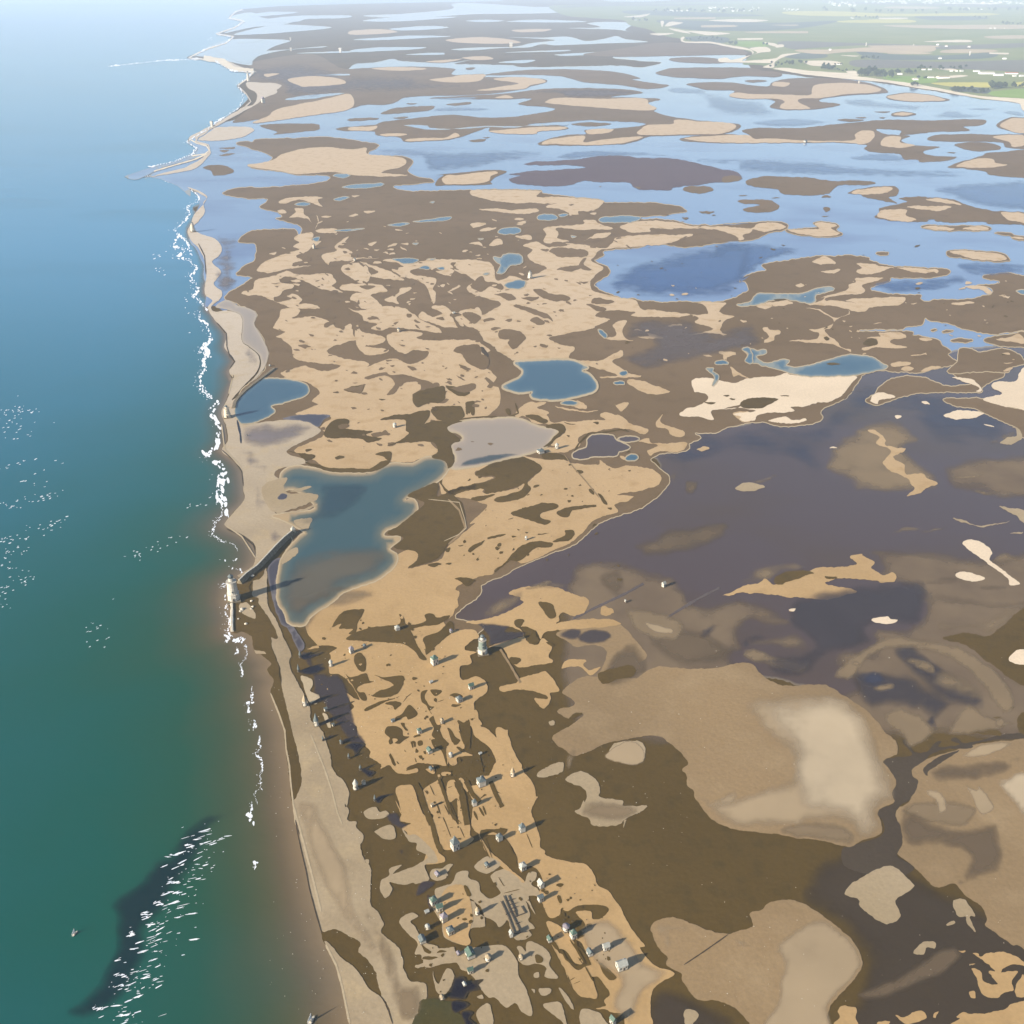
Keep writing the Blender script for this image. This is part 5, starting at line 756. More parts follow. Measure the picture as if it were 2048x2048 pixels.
foam_line('A', "160,880 155,920 205,960 220,1010 235,1050 190,1100 160,1140 215,1165 180,1200 200,1250 165,1290 155,1350 175,1390 240,1440", 5.5, 1)
foam_line('A', "190,1110 230,1160;".replace(';', ''), 9, .4)
foam_line('D', "180,60 190,100 240,150", 4, 1)
foam_line('D', "265,165 270,190 235,230 250,280 290,340 285,370", 9, .8)
foam_line('D', "270,380 275,440 240,480 200,500 240,545 330,600", 12, .8)
foam_line('D', "310,600 330,660 310,720 300,780 330,860 325,900", 16, .3)
foam_line('D', "290,640 275,720 285,800 300,860", 8, .3)
foam_line('D', "305,870 300,910 260,950 240,1030 260,1040 300,1068 330,1075", 3.5, .8)
foam_line('D', "350,1078 385,1095 405,1130;".replace(';', ''), 1.5, .3)
for c in ("400,1185 380,1190;370,1240 360,1250;420,1245 425,1290;300,1345 340,1350;325,1420 325,1440;325,1200 330,1210").split(';'): foam_line('D', c, 5, 1)
foam_line('D', "345,1330 330,1355 300,1360 330,1365", 5, .6)
foam_line('G', "240,0 205,40 200,120 240,150 225,190 205,240 240,290", 6, 1)
foam_line('G', "200,260 220,310 290,320 340,290 320,335", 8, .6)
foam_line('G', "285,360 290,400 280,415;".replace(';', ''), 4, 1)
foam_line('G', "350,340 365,400 350,450 315,490 330,560 325,600", 2.4, .6)
foam_line('G', "405,670 400,720 405,790 370,800 372,870 400,860;".replace(';', ''), 4.5, .4)
foam_line('G', "410,930 430,950 415,1000;".replace(';', ''), 4, 1)
foam_line('G', "460,1050 455,1110 470,1140 430,1190 475,1230 480,1300 465,1360 470,1440 475,1470", 3.2, .5)
foam_line('G', "440,1470 420,1500 445,1580", 2, .3)
foam_line('G', "400,1560 405,1620;".replace(';', ''), 2, .5)
foam_line('G', "400,1620 375,1660 400,1730", 8, .8)
for c in ("1645,720 1640,770;1635,720 1660,730").split(';'): foam_line('Z', c, 3.5, .5)
# whitecaps over the dark water, bottom left
for i in range(230):
    t = rng.random(); x = 425 - 215 * t + rng.gauss(0, 26) + (8 if t < .3 else 14) * rng.random(); y = 1650 + 410 * t + rng.gauss(0, 10)
    if t > .75: x += 10
    L = rng.choice([1, 1.5, 2.5, 4, 6, 9, 12]) * rng.uniform(.7, 1.2)
    foam_poly(blob(x, y, L, rng.uniform(.4, .6 + L * .09), 12, -.28 + rng.gauss(0, .12)), nk())
for cx, cy, sx, sy in ((352, 1708, 10, 2.5), (380, 1692, 12, 3), (345, 1765, 12, 2.5), (300, 1850, 9, 3), (244, 1950, 10, 4), (242, 1972, 12, 2.5), (318, 1808, 10, 2), (290, 1830, 6, 5), (265, 1868, 6, 5), (200, 2018, 16, 2.5), (250, 2030, 16, 2.2), (350, 1785, 14, 2.2)):
    for j in range(9):
        foam_poly(blob(cx + rng.gauss(0, sx * .6), cy + rng.gauss(0, sy * .6) , rng.uniform(2, 8), rng.uniform(.5, 1.2), 10, -.3 + rng.gauss(0, .15)), nk())
# whitecaps out at sea on the left
for cx, cy, sx, sy, n in ((25, 830, 22, 14, 45), (60, 860, 30, 8, 12), (15, 935, 20, 4, 12), (75, 960, 18, 10, 12), (70, 1000, 30, 5, 26), (20, 1005, 20, 3, 10), (110, 1045, 20, 2.5, 12), (50, 1070, 40, 8, 22), (15, 1110, 18, 22, 40), (45, 1160, 22, 8, 16), (10, 1190, 10, 14, 14), (265, 1110, 22, 8, 12), (320, 1090, 25, 5, 10), (190, 1250, 22, 22, 16), (395, 1010, 14, 4, 7), (320, 520, 14, 16, 12), (370, 640, 6, 30, 6), (420, 80, 20, 3, 5)):
    for j in range(n):
        x = cx + rng.gauss(0, sx); y = cy + rng.gauss(0, sy) - (x - cx) * .3
        if x < -60: continue
        foam_poly(blob(x, y, rng.uniform(.8, 3.8), rng.uniform(.35, .9), 7, -.35 + rng.gauss(0, .15)), nk())
me = bpy.data.meshes.new('sea_foam'); me.from_pydata(FOAM[0], [], FOAM[1]); me.materials.append(MAT['foam']); me.update()
o = bpy.data.objects.new('sea_foam', me); col.objects.link(o)
tag(o, 'white surf along the beach and scattered whitecaps on the sea', 'foam', kind='stuff')
# dark bed seen through the water
def sea_soft(cls, crop, s, sw, k):
    ol = rough_outline(pts(s, crop), 1.0); V, f = cdt(ol, 8); ed = np.clip(edge_dist(V, ol) / sw, 0, 1)
    me = bpy.data.meshes.new('seagrass_bed'); me.from_pydata([ground(a, b, k) for a, b in V], [], f)
    a = me.attributes.new('ed', 'FLOAT', 'POINT'); a.data.foreach_set('value', ed.astype(np.float32)); me.materials.append(MAT[cls]); me.update()
    o = bpy.data.objects.new('seagrass_bed', me); col.objects.link(o); o['kind'] = 'structure'
sea_soft('deep_teal', 'Z', "1640,320 1560,340 1440,395 1340,410 1260,450 1170,520 1110,600 1060,650 960,690 930,780 880,850 800,900 720,960 700,1010 720,1080 720,1170 720,1280 660,1400 600,1510 500,1610 400,1700 560,1750 720,1700 860,1540 920,1400 980,1300 960,1180 1040,1080 1120,960 1230,820 1300,700 1350,590 1390,500 1470,440 1570,380", 34, .0325)
# ================================================================== THINGS
def top_k(): return 6.2 * LAYER
class MB:
    def __init__(s): s.v = []; s.f = []
    def frustum(s, n, r0, r1, z0, z1, cx=0, cy=0, rot=0, sx=1, sy=1, cap=True):
        b = len(s.v)
        for z, r in ((z0, r0), (z1, r1)):
            for i in range(n):
                a = rot + 2 * math.pi * i / n; s.v.append((cx + math.cos(a) * r * sx, cy + math.sin(a) * r * sy, z))
        for i in range(n): j = (i + 1) % n; s.f.append((b + i, b + j, b + n + j, b + n + i))
        if cap: s.f.append(tuple(b + n + i for i in range(n))); s.f.append(tuple(b + i for i in range(n))[::-1])
        return s
    def box(s, x, y, z0, sx, sy, h, rot=0):
        return s.frustum(4, math.sqrt(.5), math.sqrt(.5), z0, z0 + h, 0, 0, math.pi / 4, sx, sy)._mv(8, x, y, rot)
    def _mv(s, n, x, y, rot):
        c, q = math.cos(rot), math.sin(rot)
        for i in range(len(s.v) - n, len(s.v)):
            a, b, z = s.v[i]; s.v[i] = (x + a * c - b * q, y + a * q + b * c, z)
        return s
    def gable(s, sx, sy, z0, h, over=.3):
        x, y = sx / 2 + over, sy / 2 + over; b = len(s.v); t = .22
        s.v += [(-x, -y, z0), (x, -y, z0), (x, y, z0), (-x, y, z0), (-x, 0, z0 + h), (x, 0, z0 + h)]
        s.f += [(b, b + 1, b + 5, b + 4), (b + 2, b + 3, b + 4, b + 5), (b + 1, b + 2, b + 5), (b + 3, b, b + 4), (b + 3, b + 2, b + 1, b)]
        return s
    def dome(s, r, z, n=12, m=4, hs=1.0):
        b = len(s.v)
        for j in range(m):
            a = j * math.pi / 2 / m
            for i in range(n): q = 2 * math.pi * i / n; s.v.append((math.cos(q) * r * math.cos(a), math.sin(q) * r * math.cos(a), z + r * hs * math.sin(a)))
        s.v.append((0, 0, z + r * hs)); top = len(s.v) - 1
        for j in range(m - 1):
            for i in range(n): k = (i + 1) % n; s.f.append((b + j * n + i, b + j * n + k, b + (j + 1) * n + k, b + (j + 1) * n + i))
        for i in range(n): s.f.append((b + (m - 1) * n + i, b + (m - 1) * n + (i + 1) % n, top))
        return s
    def build(s, name, mat, parent=None, smooth=False):
        me = bpy.data.meshes.new(name); me.from_pydata(s.v, [], s.f); me.materials.append(MAT[mat]); me.update()
        if smooth:
            for p in me.polygons: p.use_smooth = True
        o = bpy.data.objects.new(name, me); col.objects.link(o); o.parent = parent
        return o
def empty(name, u, v, rz=0, k=None):
    o = bpy.data.objects.new(name, None); o.location = ground(u, v, top_k() if k is None else k); o.rotation_euler = (0, 0, rz); col.objects.link(o)
    return o
flat_mat('wall_white', (.52, .48, .41), .8, c2=(.36, .33, .27), scale=.8)
flat_mat('wall_cream', (.50, .43, .31), .8, c2=(.5, .43, .33), scale=.8)
flat_mat('wall_grey', (.42, .42, .38), .8, c2=(.32, .32, .29), scale=.8)
flat_mat('shaft_green', (.17, .20, .17), .8, c2=(.12, .15, .13), scale=.5)
flat_mat('roof_slate', (.11, .13, .13), .7, c2=(.07, .09, .09), scale=1.2)
flat_mat('roof_green', (.07, .12, .09), .7, c2=(.045, .08, .06), scale=1.2)
flat_mat('roof_lilac', (.22, .19, .21), .7, c2=(.15, .13, .15), scale=1.2)
flat_mat('roof_straw', (.34, .27, .17), .8, c2=(.26, .2, .12), scale=1.2)
flat_mat('roof_pale', (.36, .36, .32), .7, c2=(.27, .27, .24), scale=1.2)
flat_mat('roof_red', (.42, .12, .08), .7)
flat_mat('dark_wood', (.06, .045, .03), .8)
flat_mat('iron', (.04, .05, .055), .5, .3)
flat_mat('glass', (.03, .05, .07), .1)
flat_mat('stone', (.19, .15, .09), .9, c2=(.10, .08, .05), scale=.5)
flat_mat('sail', (.82, .82, .80), .7)
flat_mat('rock_pale', (.62, .57, .47), .9, c2=(.4, .35, .27), scale=.7)
flat_mat('bark', (.09, .07, .05), .9)
flat_mat('leaves', (.02, .038, .012), .9, c2=(.04, .06, .02), scale=.3)
# ---- lighthouse in the surf
def lighthouse(u, v, w, h, label, cat, name='lighthouse', wallm='wall_white', shaftm='wall_white', n=16, spire=True, group=None):
    """w = width of the square plinth, h = height to the finial"""
    t = empty(name, u, v, .25); tag(t, label, cat, group)
    r = w * .5
    MB().box(0, 0, 0, w * 1.15, w * 1.15, h * .04).build('footing', 'stone', t)
    MB().frustum(8, r * 1.06, r * 1.0, h * .04, h * .24, rot=math.pi / 8).build('plinth', wallm, t)
    MB().frustum(8, r * 1.12, r * 1.12, h * .24, h * .262, rot=math.pi / 8).build('cornice', wallm, t)
    sh = MB().frustum(n, r * .90, r * .78, h * .262, h * .68).build('shaft', shaftm, t, False)
    MB().frustum(n, r * .80, r * .80, h * .455, h * .47).build('band', 'iron', t)
    g = MB().frustum(n, r * .92, r * .92, h * .68, h * .70).build('gallery', wallm, t)
    rl = MB()
    for i in range(n):
        a = 2 * math.pi * i / n; rl.box(math.cos(a) * r * .88, math.sin(a) * r * .88, h * .70, .14, .14, 1.1)
    for i in range(n):
        a = 2 * math.pi * (i + .5) / n; rl.box(math.cos(a) * r * .87, math.sin(a) * r * .87, h * .70 + 1.05, .12, 2 * math.pi * r * .9 / n, .12, a)
    rl.build('railing', 'iron', g)
    MB().frustum(10, r * .42, r * .42, h * .70, h * .83).build('lantern_room', wallm, t)
    MB().frustum(10, r * .44, r * .44, h * .83, h * .88).build('lantern_glass', 'glass', t)
    dm = MB().frustum(10, r * .5, r * .12, h * .88, h * .95).build('lantern_roof', 'roof_slate', t)
    if spire: MB().frustum(6, .22, .08, h * .95, h).build('finial', 'iron', dm)
    d_ = MB().box(r * .0, -r * 1.0, h * .04, 1.5, .5, 2.6).build('door', 'dark_wood', t)
    for i in range(4):
        a = -math.pi / 2 + (i % 2) * math.pi / 2; z = h * (.34 + .14 * (i // 2)); rr = r * (.84 - .08 * (i // 2))
        wd = MB().box(math.cos(a) * rr, math.sin(a) * rr, z, .5, 1.0, 1.6, a).build('window', 'glass', t)
        MB().box(math.cos(a) * (rr + .06), math.sin(a) * (rr + .06), z - .18, .5, 1.4, .16, a).build('sill', wallm, wd)
    return t
lighthouse(468, 1199, 10.4, 28, 'tall white round lighthouse standing in the surf at the foot of the breakwater', 'lighthouse')
lighthouse(965, 1306, 7.6, 19.5, 'grey green tower on a white plinth at the tip of the purple pool', 'tower', 'watchtower', 'wall_white', 'shaft_green')
lighthouse(455, 834, 8.4, 17, 'squat cream tower on the beach ridge beside the small blue lagoon', 'tower', 'watchtower', 'wall_cream', 'wall_cream')
lighthouse(386, 463, 9.5, 22, 'pale tower on the narrow far beach, casting a shadow over the lilac bay', 'tower', 'watchtower', 'wall_white', 'wall_cream')
lighthouse(1060, 556, 8.5, 15, 'white tower beside the small round pond in the middle of the marsh', 'tower', 'watchtower')
lighthouse(628, 497, 5.5, 11, 'thin white tower on the pale tongue of sand near the bay', 'tower', 'watchtower')
lighthouse(497, 163, 16, 55, 'tall white tower at the bend of the distant surf line', 'tower', 'watchtower')
def pillar(u, v, w, h, label, group=None):
    t = empty('water_tower', u, v, rng.uniform(-.3, .3), .1); tag(t, label, 'tower', group)
    MB().box(0, 0, 0, w * .8, w * .8, h * .55).build('base', 'wall_white', t)
    MB().box(0, 0, h * .55, w, w, h * .38).build('tank', 'wall_white', t)
    MB().frustum(4, w * .78, w * .2, h * .93, h, rot=math.pi / 4).build('roof', 'roof_pale', t)
pillar(581, 81, 13, 26, 'small white block tower on the far flat, upper of the close pair')
pillar(582, 102, 15, 26, 'small white block tower beside the bright stream, lower of the close pair')
pillar(681, 103, 21, 28, 'white block tower at the right end of the long bright stream')
pillar(1022, 93, 30, 34, 'large white block tower standing in the distant middle streams')
pillar(1732, 92, 8, 28, 'slim white tower among the far fields, left of the tan field')
pillar(1939, 111, 9, 30, 'slim white tower at the right edge of the far bluish field')
pillar(1718, 167, 7, 15, 'small white post tower in the shallows by the cream shore')
pillar(1827, 91, 8, 12, 'tiny white tower above the long tan field')
pillar(424, 254, 9, 22, 'small white tower on the sand spit by the far beach')
# ---- huts
YAW = R(-62)
def hut(u, v, wpx, shpx, style, wm, rm, label, seed, cat='hut', group='huts of the sand settlement', d_ratio=1.0, name='hut'):
    m = mpp(u, v); w = wpx * m * .9; h = max(w * .75, shpx * m * .93 * math.tan(R(25))); rg = random.Random(seed)
    t = empty(name, u, v, YAW + R(90) * rg.randint(0, 1) + rg.uniform(-.15, .15)); tag(t, label, cat, group)
    dd = w * d_ratio; hw = min(h * .68, w * 1.3)
    if style == 'round':
        MB().frustum(10, w * .5, w * .46, 0, hw).build('wall', wm, t)
        rf = MB().frustum(10, w * .58, .12, hw, h).build('roof', rm, t)
    elif style == 'gable':
        MB().box(0, 0, 0, w, dd, hw).build('wall', wm, t)
        rf = MB().gable(w, dd, hw + .02, max(h * .45, w * .35)).build('roof', rm, t)
        MB().box(w * .25, dd * .2, hw, w * .14, w * .14, h - hw).build('chimney', wm, rf)
    elif style == 'shed':
        MB().box(0, 0, 0, w, dd * .8, hw).build('wall', wm, t)
        rf = MB().gable(w, dd * .8, hw + .02, w * .3).build('roof', rm, t)
        MB().frustum(6, .28, .1, 0, h, w * .6, 0).build('mast', 'dark_wood', t)
    else:
        MB().box(0, 0, 0, w, dd, hw).build('wall', wm, t)
        b = MB(); b.frustum(4, w * .80, w * .34, hw + .02, hw + (h - hw) * .5, rot=math.pi / 4); b.frustum(4, w * .34, .1, hw + (h - hw) * .5, h, rot=math.pi / 4)
        rf = b.build('roof', rm, t)
        MB().box(-w * .28, w * .1, hw, w * .12, w * .12, (h - hw) * .5 + .4).build('chimney', wm, rf)
    hd = dd * .5 if style in ('hip', 'gable') else (dd * .4 if style == 'shed' else w * .47)
    MB().box(w * .1, -hd - .02, 0, w * .17, .16, min(2.2, hw * .7)).build('door', 'dark_wood', t)
    for sx_ in (-.28, .32):
        wd = MB().box(w * sx_, -hd - .02, hw * .45, w * .13, .14, hw * .3).build('window', 'glass', t)
    if style in ('hip', 'gable'):
        for sy_ in (-.2, .22): MB().box(-w * .5 - .02, dd * sy_, hw * .45, .14, w * .13, hw * .3).build('window', 'glass', t)
    MB().box(0, 0, 0, w * 1.15, dd * 1.15, .12).build('yard_slab', 'stone', t)
    return t
HUTS = [
 # crop, x, y, width px, shadow px (crop units), style, wall, roof, label
 ('G', 1172, 405, 34, 150, 'hip', 'wall_white', 'roof_lilac', 'white hut with lilac roof on sand, left below the smaller one of a pair'),
 ('G', 1272, 362, 24, 60, 'shed', 'wall_grey', 'roof_slate', 'tiny grey shed just up and right of the lilac roofed hut'),
 ('G', 1012, 508, 32, 140, 'round', 'wall_white', 'roof_pale', 'round white hut at the edge of the dark wedge of mud'),
 ('G', 1525, 228, 36, 90, 'hip', 'wall_white', 'roof_pale', 'white hut standing on the brown strip below the big sand field'),
 ('G', 812, 812, 40, 230, 'round', 'wall_white', 'roof_straw', 'round white hut alone on the beach edge with a long shadow'),
 ('G', 972, 856, 24, 250, 'shed', 'wall_white', 'roof_slate', 'small shed with a mast in the dark wedge near the beach'),
 ('G', 900, 966, 40, 270, 'round', 'wall_white', 'roof_slate', 'white hut with grey cone roof on the beach edge, longest shadow'),
 ('G', 1030, 972, 18, 140, 'shed', 'wall_cream', 'roof_slate', 'tiny hut with a mast on the thin sand tongue by the dark mud'),
 ('G', 1090, 1108, 20, 170, 'shed', 'wall_grey', 'roof_slate', 'small grey hut with a mast on the dark mud beside the sand bank'),
 ('G', 1204, 1455, 44, 220, 'round', 'wall_white', 'roof_pale', 'bigger round white hut, left of the two on the open brown flat'),
 ('G', 1266, 1420, 34, 90, 'round', 'wall_white', 'roof_straw', 'small round hut with straw roof, right of the two on the open brown flat'),
 ('G', 1812, 492, 50, 200, 'hip', 'wall_white', 'roof_green', 'large white hut with green roof on sand above the ditches'),
 ('G', 1490, 938, 26, 60, 'shed', 'wall_grey', 'roof_slate', 'tiny dark roofed shed beside the arrow shaped mud patch'),
 ('H', 150, 1025, 34, 110, 'hip', 'wall_white', 'roof_green', 'small white hut with green roof left of the brown ditch'),
 ('H', 228, 1175, 44, 90, 'gable', 'wall_white', 'roof_green', 'white hut with green gable roof among little dark pits'),
 ('H', 395, 248, 26, 60, 'shed', 'wall_grey', 'roof_lilac', 'tiny lilac roofed shed west of the tower by the pool'),
 ('H', 550, 683, 40, 110, 'gable', 'wall_white', 'roof_green', 'green roofed hut at the sand point against the brown flat'),
 ('H', 458, 780, 44, 110, 'hip', 'wall_white', 'roof_slate', 'slate roofed hut between two small mud patches'),
 ('H', 325, 948, 28, 100, 'shed', 'wall_cream', 'roof_straw', 'small cream hut beside the start of the long ditch'),
 ('H', 392, 1208, 32, 100, 'round', 'wall_white', 'roof_pale', 'round white hut at the foot of the sand strip beside the cross track'),
 ('H', 870, 1358, 36, 200, 'round', 'wall_cream', 'roof_straw', 'cream hut at the eastern edge of the sand with a long shadow over mud'),
 ('H', 628, 1425, 62, 180, 'hip', 'wall_white', 'roof_slate', 'large white house with slate roof beside the cross track'),
 ('H', 575, 1585, 34, 150, 'hip', 'wall_white', 'roof_slate', 'small slate roofed hut at the top of the eastern strip'),
 ('H', 250, 1595, 22, 100, 'shed', 'wall_cream', 'roof_straw', 'tiny straw roofed hut inside the ditched sand plot'),
 ('H', 240, 638, 26, 20, 'gable', 'wall_white', 'roof_pale', 'low pale block hut on the path between the mud patches'),
 ('H', 620, 1190, 22, 25, 'gable', 'wall_white', 'roof_pale', 'tiny white hut in the brown hollow north of the large slate house'),
 ('H', 240, 1308, 30, 25, 'gable', 'wall_white', 'roof_slate', 'little white hut on the sand islet in the cross track'),
 ('K', 232, 372, 60, 310, 'hip', 'wall_white', 'roof_slate', 'large white house with slate roof at the foot of the ditched plot'),
 ('K', 575, 305, 44, 140, 'hip', 'wall_white', 'roof_slate', 'white hut with slate roof between the two dark strips'),
 ('K', 750, 238, 44, 200, 'hip', 'wall_grey', 'roof_slate', 'grey hut near the eastern edge with a shadow reaching the mud'),
 ('K', 755, 530, 48, 150, 'hip', 'wall_white', 'roof_pale', 'pale roofed hut above the curved brown hook'),
 ('K', 478, 510, 36, 70, 'shed', 'wall_cream', 'roof_slate', 'small shed on the star shaped sand islet'),
 ('K', 95, 580, 40, 45, 'gable', 'wall_white', 'roof_lilac', 'low lilac roofed hut on the fish shaped sand islet'),
 ('K', 895, 668, 50, 140, 'gable', 'wall_white', 'roof_pale', 'pale hut at the right end of the brown hook'),
 ('K', 893, 775, 44, 150, 'shed', 'wall_white', 'roof_slate', 'slate roofed shed with mast beside the small brown square'),
 ('K', 66, 798, 52, 170, 'hip', 'wall_white', 'roof_green', 'green roofed hut, topmost of the western court row'),
 ('K', 112, 850, 52, 150, 'gable', 'wall_cream', 'roof_green', 'cream hut with green gable roof, second of the western court row'),
 ('K', 146, 928, 52, 180, 'hip', 'wall_cream', 'roof_lilac', 'lilac roofed hut, third of the western court row'),
 ('K', 14, 868, 32, 30, 'gable', 'wall_white', 'roof_pale', 'small white hut on the mud west of the court row'),
 ('K', 20, 990, 40, 100, 'round', 'wall_cream', 'roof_pale', 'round cream hut in dark shade on the mud west of the court row'),
 ('K', 196, 1025, 54, 150, 'hip', 'wall_cream', 'roof_slate', 'cream hut with slate roof at the foot of the western court'),
 ('K', 405, 878, 38, 170, 'round', 'wall_white', 'roof_straw', 'white hut with straw roof below the dark thumb of mud'),
 ('K', 665, 1052, 32, 130, 'gable', 'wall_white', 'roof_pale', 'tiny pale hut at the foot of the wooden pen'),
 ('K', 962, 1088, 40, 100, 'gable', 'wall_white', 'roof_green', 'green roofed hut at the head of the long sand finger'),
 ('K', 1090, 998, 58, 130, 'round', 'wall_white', 'roof_lilac', 'round lilac roofed hut below the big brown bay'),
 ('K', 1145, 1058, 48, 210, 'hip', 'wall_white', 'roof_green', 'green roofed hut just below the round lilac one'),
 ('K', 1272, 1192, 48, 110, 'gable', 'wall_white', 'roof_slate', 'slate roofed hut at the end of the long brown ditch'),
 ('K', 1398, 1150, 52, 140, 'gable', 'wall_white', 'roof_pale', 'pale hut on open sand up left of the big eastern house'),
 ('K', 1518, 1295, 84, 170, 'gable', 'wall_white', 'roof_pale', 'biggest house, white with pale roof, by the eastern brown patch'),
 ('K', 348, 1200, 80, 130, 'gable', 'wall_white', 'roof_green', 'large white house with broad green roof south of the western court'),
 ('K', 488, 1232, 52, 130, 'round', 'wall_white', 'roof_straw', 'straw roofed hut right of the large green roofed house'),
 ('K', 742, 1225, 38, 110, 'round', 'wall_cream', 'roof_straw', 'cream hut on the branching sand strip'),
 ('K', 350, 1330, 44, 120, 'gable', 'wall_cream', 'roof_green', 'cream and green hut south of the large green roofed house'),
 ('K', 305, 1428, 30, 40, 'gable', 'wall_white', 'roof_pale', 'small white hut at the rim of the painted shadow'),
 ('K', 130, 1530, 38, 80, 'round', 'wall_cream', 'roof_straw', 'round cream hut left of the painted shadow near the turf'),
 ('K', 1450, 1722, 44, 160, 'gable', 'wall_white', 'roof_green', 'green roofed hut at the bottom edge of the photo'),
 ('K', 258, 1190, 30, 40, 'shed', 'wall_grey', 'roof_lilac', 'dark little shed left of the large green roofed house'),
 ('J', 1478, 1210, 68, 110, 'gable', 'wall_white', 'roof_slate', 'white house with slate roof alone on the brown flat near the beach'),
]
for i, (c, x, y, wq, sh, st, wm, rm, lb) in enumerate(HUTS):
    cr = CROP[c]; hut(cr[0] + x / cr[2], cr[1] + y / cr[2], wq / cr[2], sh / cr[2], st, wm, rm, lb, i, d_ratio=.8 if st == 'gable' else 1.0)
NET_SHEDS = [('G', 775, 442, 22, 150, 'dark shed at the head of the uppermost painted shadow behind the beach'), ('G', 762, 552, 20, 160, 'dark shed beside the second painted shadow behind the beach'), ('G', 950, 1085, 16, 110, 'dark shed on the brown flat with a short shadow, below the longest hut shadow'),
 ('G', 1150, 1222, 18, 110, 'dark shed at the lower end of the dark wedge, left of the sand point'), ('G', 1240, 1312, 20, 120, 'dark shed beside the broken painted shadow above the two round huts'), ('G', 1352, 1550, 20, 140, 'dark shed by the painted shadow below the two round huts')]
for i, (c, x, y, wq, sh, lb) in enumerate(NET_SHEDS):
    cr = CROP[c]; hut(cr[0] + x / cr[2], cr[1] + y / cr[2], wq / cr[2], sh / cr[2], 'round', 'dark_wood', 'roof_slate', lb, 300 + i, 'shed', 'dark sheds behind the beach', name='net_shed')
FAR_HUTS = [
 ('E', 583, 500, 40, 60, 'hip', 'wall_white', 'roof_slate', 'larger white hut at the corner of the grey salt pond'),
 ('E', 688, 472, 26, 90, 'round', 'wall_white', 'roof_pale', 'small white hut right of the one at the salt pond'),
 ('E', 490, 1060, 18, 65, 'round', 'wall_white', 'roof_pale', 'tiny white hut on the sand among dark specks'),
 ('E', 1376, 1362, 22, 80, 'gable', 'wall_white', 'roof_pale', 'white hut standing alone in the purple shallows'),
 ('E', 1130, 1462, 12, 70, 'shed', 'wall_white', 'roof_pale', 'tiny white hut in the shallows beside the smaller sand islet'),
 ('D', 1415, 335, 26, 75, 'round', 'wall_white', 'roof_pale', 'white hut beside the brown patches north of the teal lagoon'),
 ('A', 1158, 552, 16, 45, 'round', 'wall_white', 'roof_slate', 'little hut with a dark patch behind on the upper marsh'),
 ('A', 1440, 1006, 20, 60, 'round', 'wall_cream', 'roof_slate', 'little hut on an islet of mud in the wide pale sand'),
 ('A', 612, 1230, 12, 12, 'gable', 'wall_white', 'roof_pale', 'tiny white block on the mud behind the beach bend'),
 ('B', 25, 892, 16, 20, 'gable', 'wall_white', 'roof_pale', 'tiny white hut at the top of the winding brown path'),
 ('D', 762, 1018, 26, 120, 'hip', 'wall_cream', 'roof_pale', 'signal hut at the landward end of the breakwater'),
 ('X3', 1340, 850, 50, 200, 'gable', 'wall_white', 'roof_lilac', 'white house with lilac roof on the distant beach'),
 ('T3', 725, 785, 16, 12, 'gable', 'wall_white', 'roof_slate', 'tiny hut on the lower shore of the long distant island'),
 ('X4', 1240, 1770, 40, 260, 'shed', 'wall_grey', 'roof_slate', 'tiny post hut on the wet flat right of the squat tower'),
]
for i, (c, x, y, wq, sh, st, wm, rm, lb) in enumerate(FAR_HUTS):
    cr = CROP[c]; hut(cr[0] + x / cr[2], cr[1] + y / cr[2], wq / cr[2], sh / cr[2], st, wm, rm, lb, 100 + i, group='lone huts of the marsh')
# ---- breakwaters and embankments
def wall3d(name, crop, data, wd, h, mat, label, cat, crest=None, toe=None):
    p = [Vector(ground(a, b, 2.5 * LAYER)) for a, b in pts(data, crop)]
    t = bpy.data.objects.new(name, None); t.location = p[0]; col.objects.link(t); tag(t, label, cat)
    q = []
    for a, b in zip(p[:-1], p[1:]):
        n = max(1, int((b - a).length / 6))
        for j in range(n): q.append(a + (b - a) * j / n)
    q.append(p[-1])
    def strip(hw0, hw1, z0, z1, jit):
        B = MB()
        for i, c in enumerate(q):
            d_ = (q[min(i + 1, len(q) - 1)] - q[max(i - 1, 0)]); d_.z = 0; d_.normalize(); s_ = Vector((d_.y, -d_.x, 0)); c = c - p[0]
            jj = 1 + jit * noise.noise(c * .15)
            for off, z in ((-hw0 * jj, z0), (-hw1, z1), (hw1, z1), (hw0 * jj, z0)):
                w_ = c + s_ * off; B.v.append((w_.x, w_.y, z + jit * .6 * noise.noise(w_ * .3)))
        for i in range(len(q) - 1):
            for j in range(3): B.f.append((i * 4 + j, i * 4 + j + 1, (i + 1) * 4 + j + 1, (i + 1) * 4 + j))
        B.f.append((0, 1, 2, 3)); e = (len(q) - 1) * 4; B.f.append((e + 3, e + 2, e + 1, e))
        return B
    strip(wd * .5 + h * .5, wd * .5, 0, h, .5).build('rubble', mat, t)
    if crest: strip(wd * .28, wd * .25, h, h + .5, .05).build('crest', crest, t)
    return t
wall3d('breakwater', 'D', "415,1345 460,1300 530,1250 600,1175 650,1120 700,1070 770,1012", 2.2, 4.0, 'stone', 'long stone breakwater running inland from the lighthouse to the signal hut', 'breakwater', crest='rock_pale')
wall3d('embankment', 'A', "595,1282 540,1320 480,1375 430,1420 400,1449", 3.6, 1.6, 'mud_dark', 'narrow brown embankment along the seaward side of the small blue lagoon', 'embankment') if False else None
wall3d('embankment', 'D', "640,-40 560,20 500,65 450,105 410,145 385,180 378,215", 4.0, 1.6, 'stone', 'narrow brown embankment on the seaward side of the small blue lagoon', 'embankment')
wall3d('groyne', 'G', "245,0 248,90 246,180 250,245", 1.6, 1.2, 'rock_pale', 'thin pale stone groyne below the lighthouse', 'groyne')
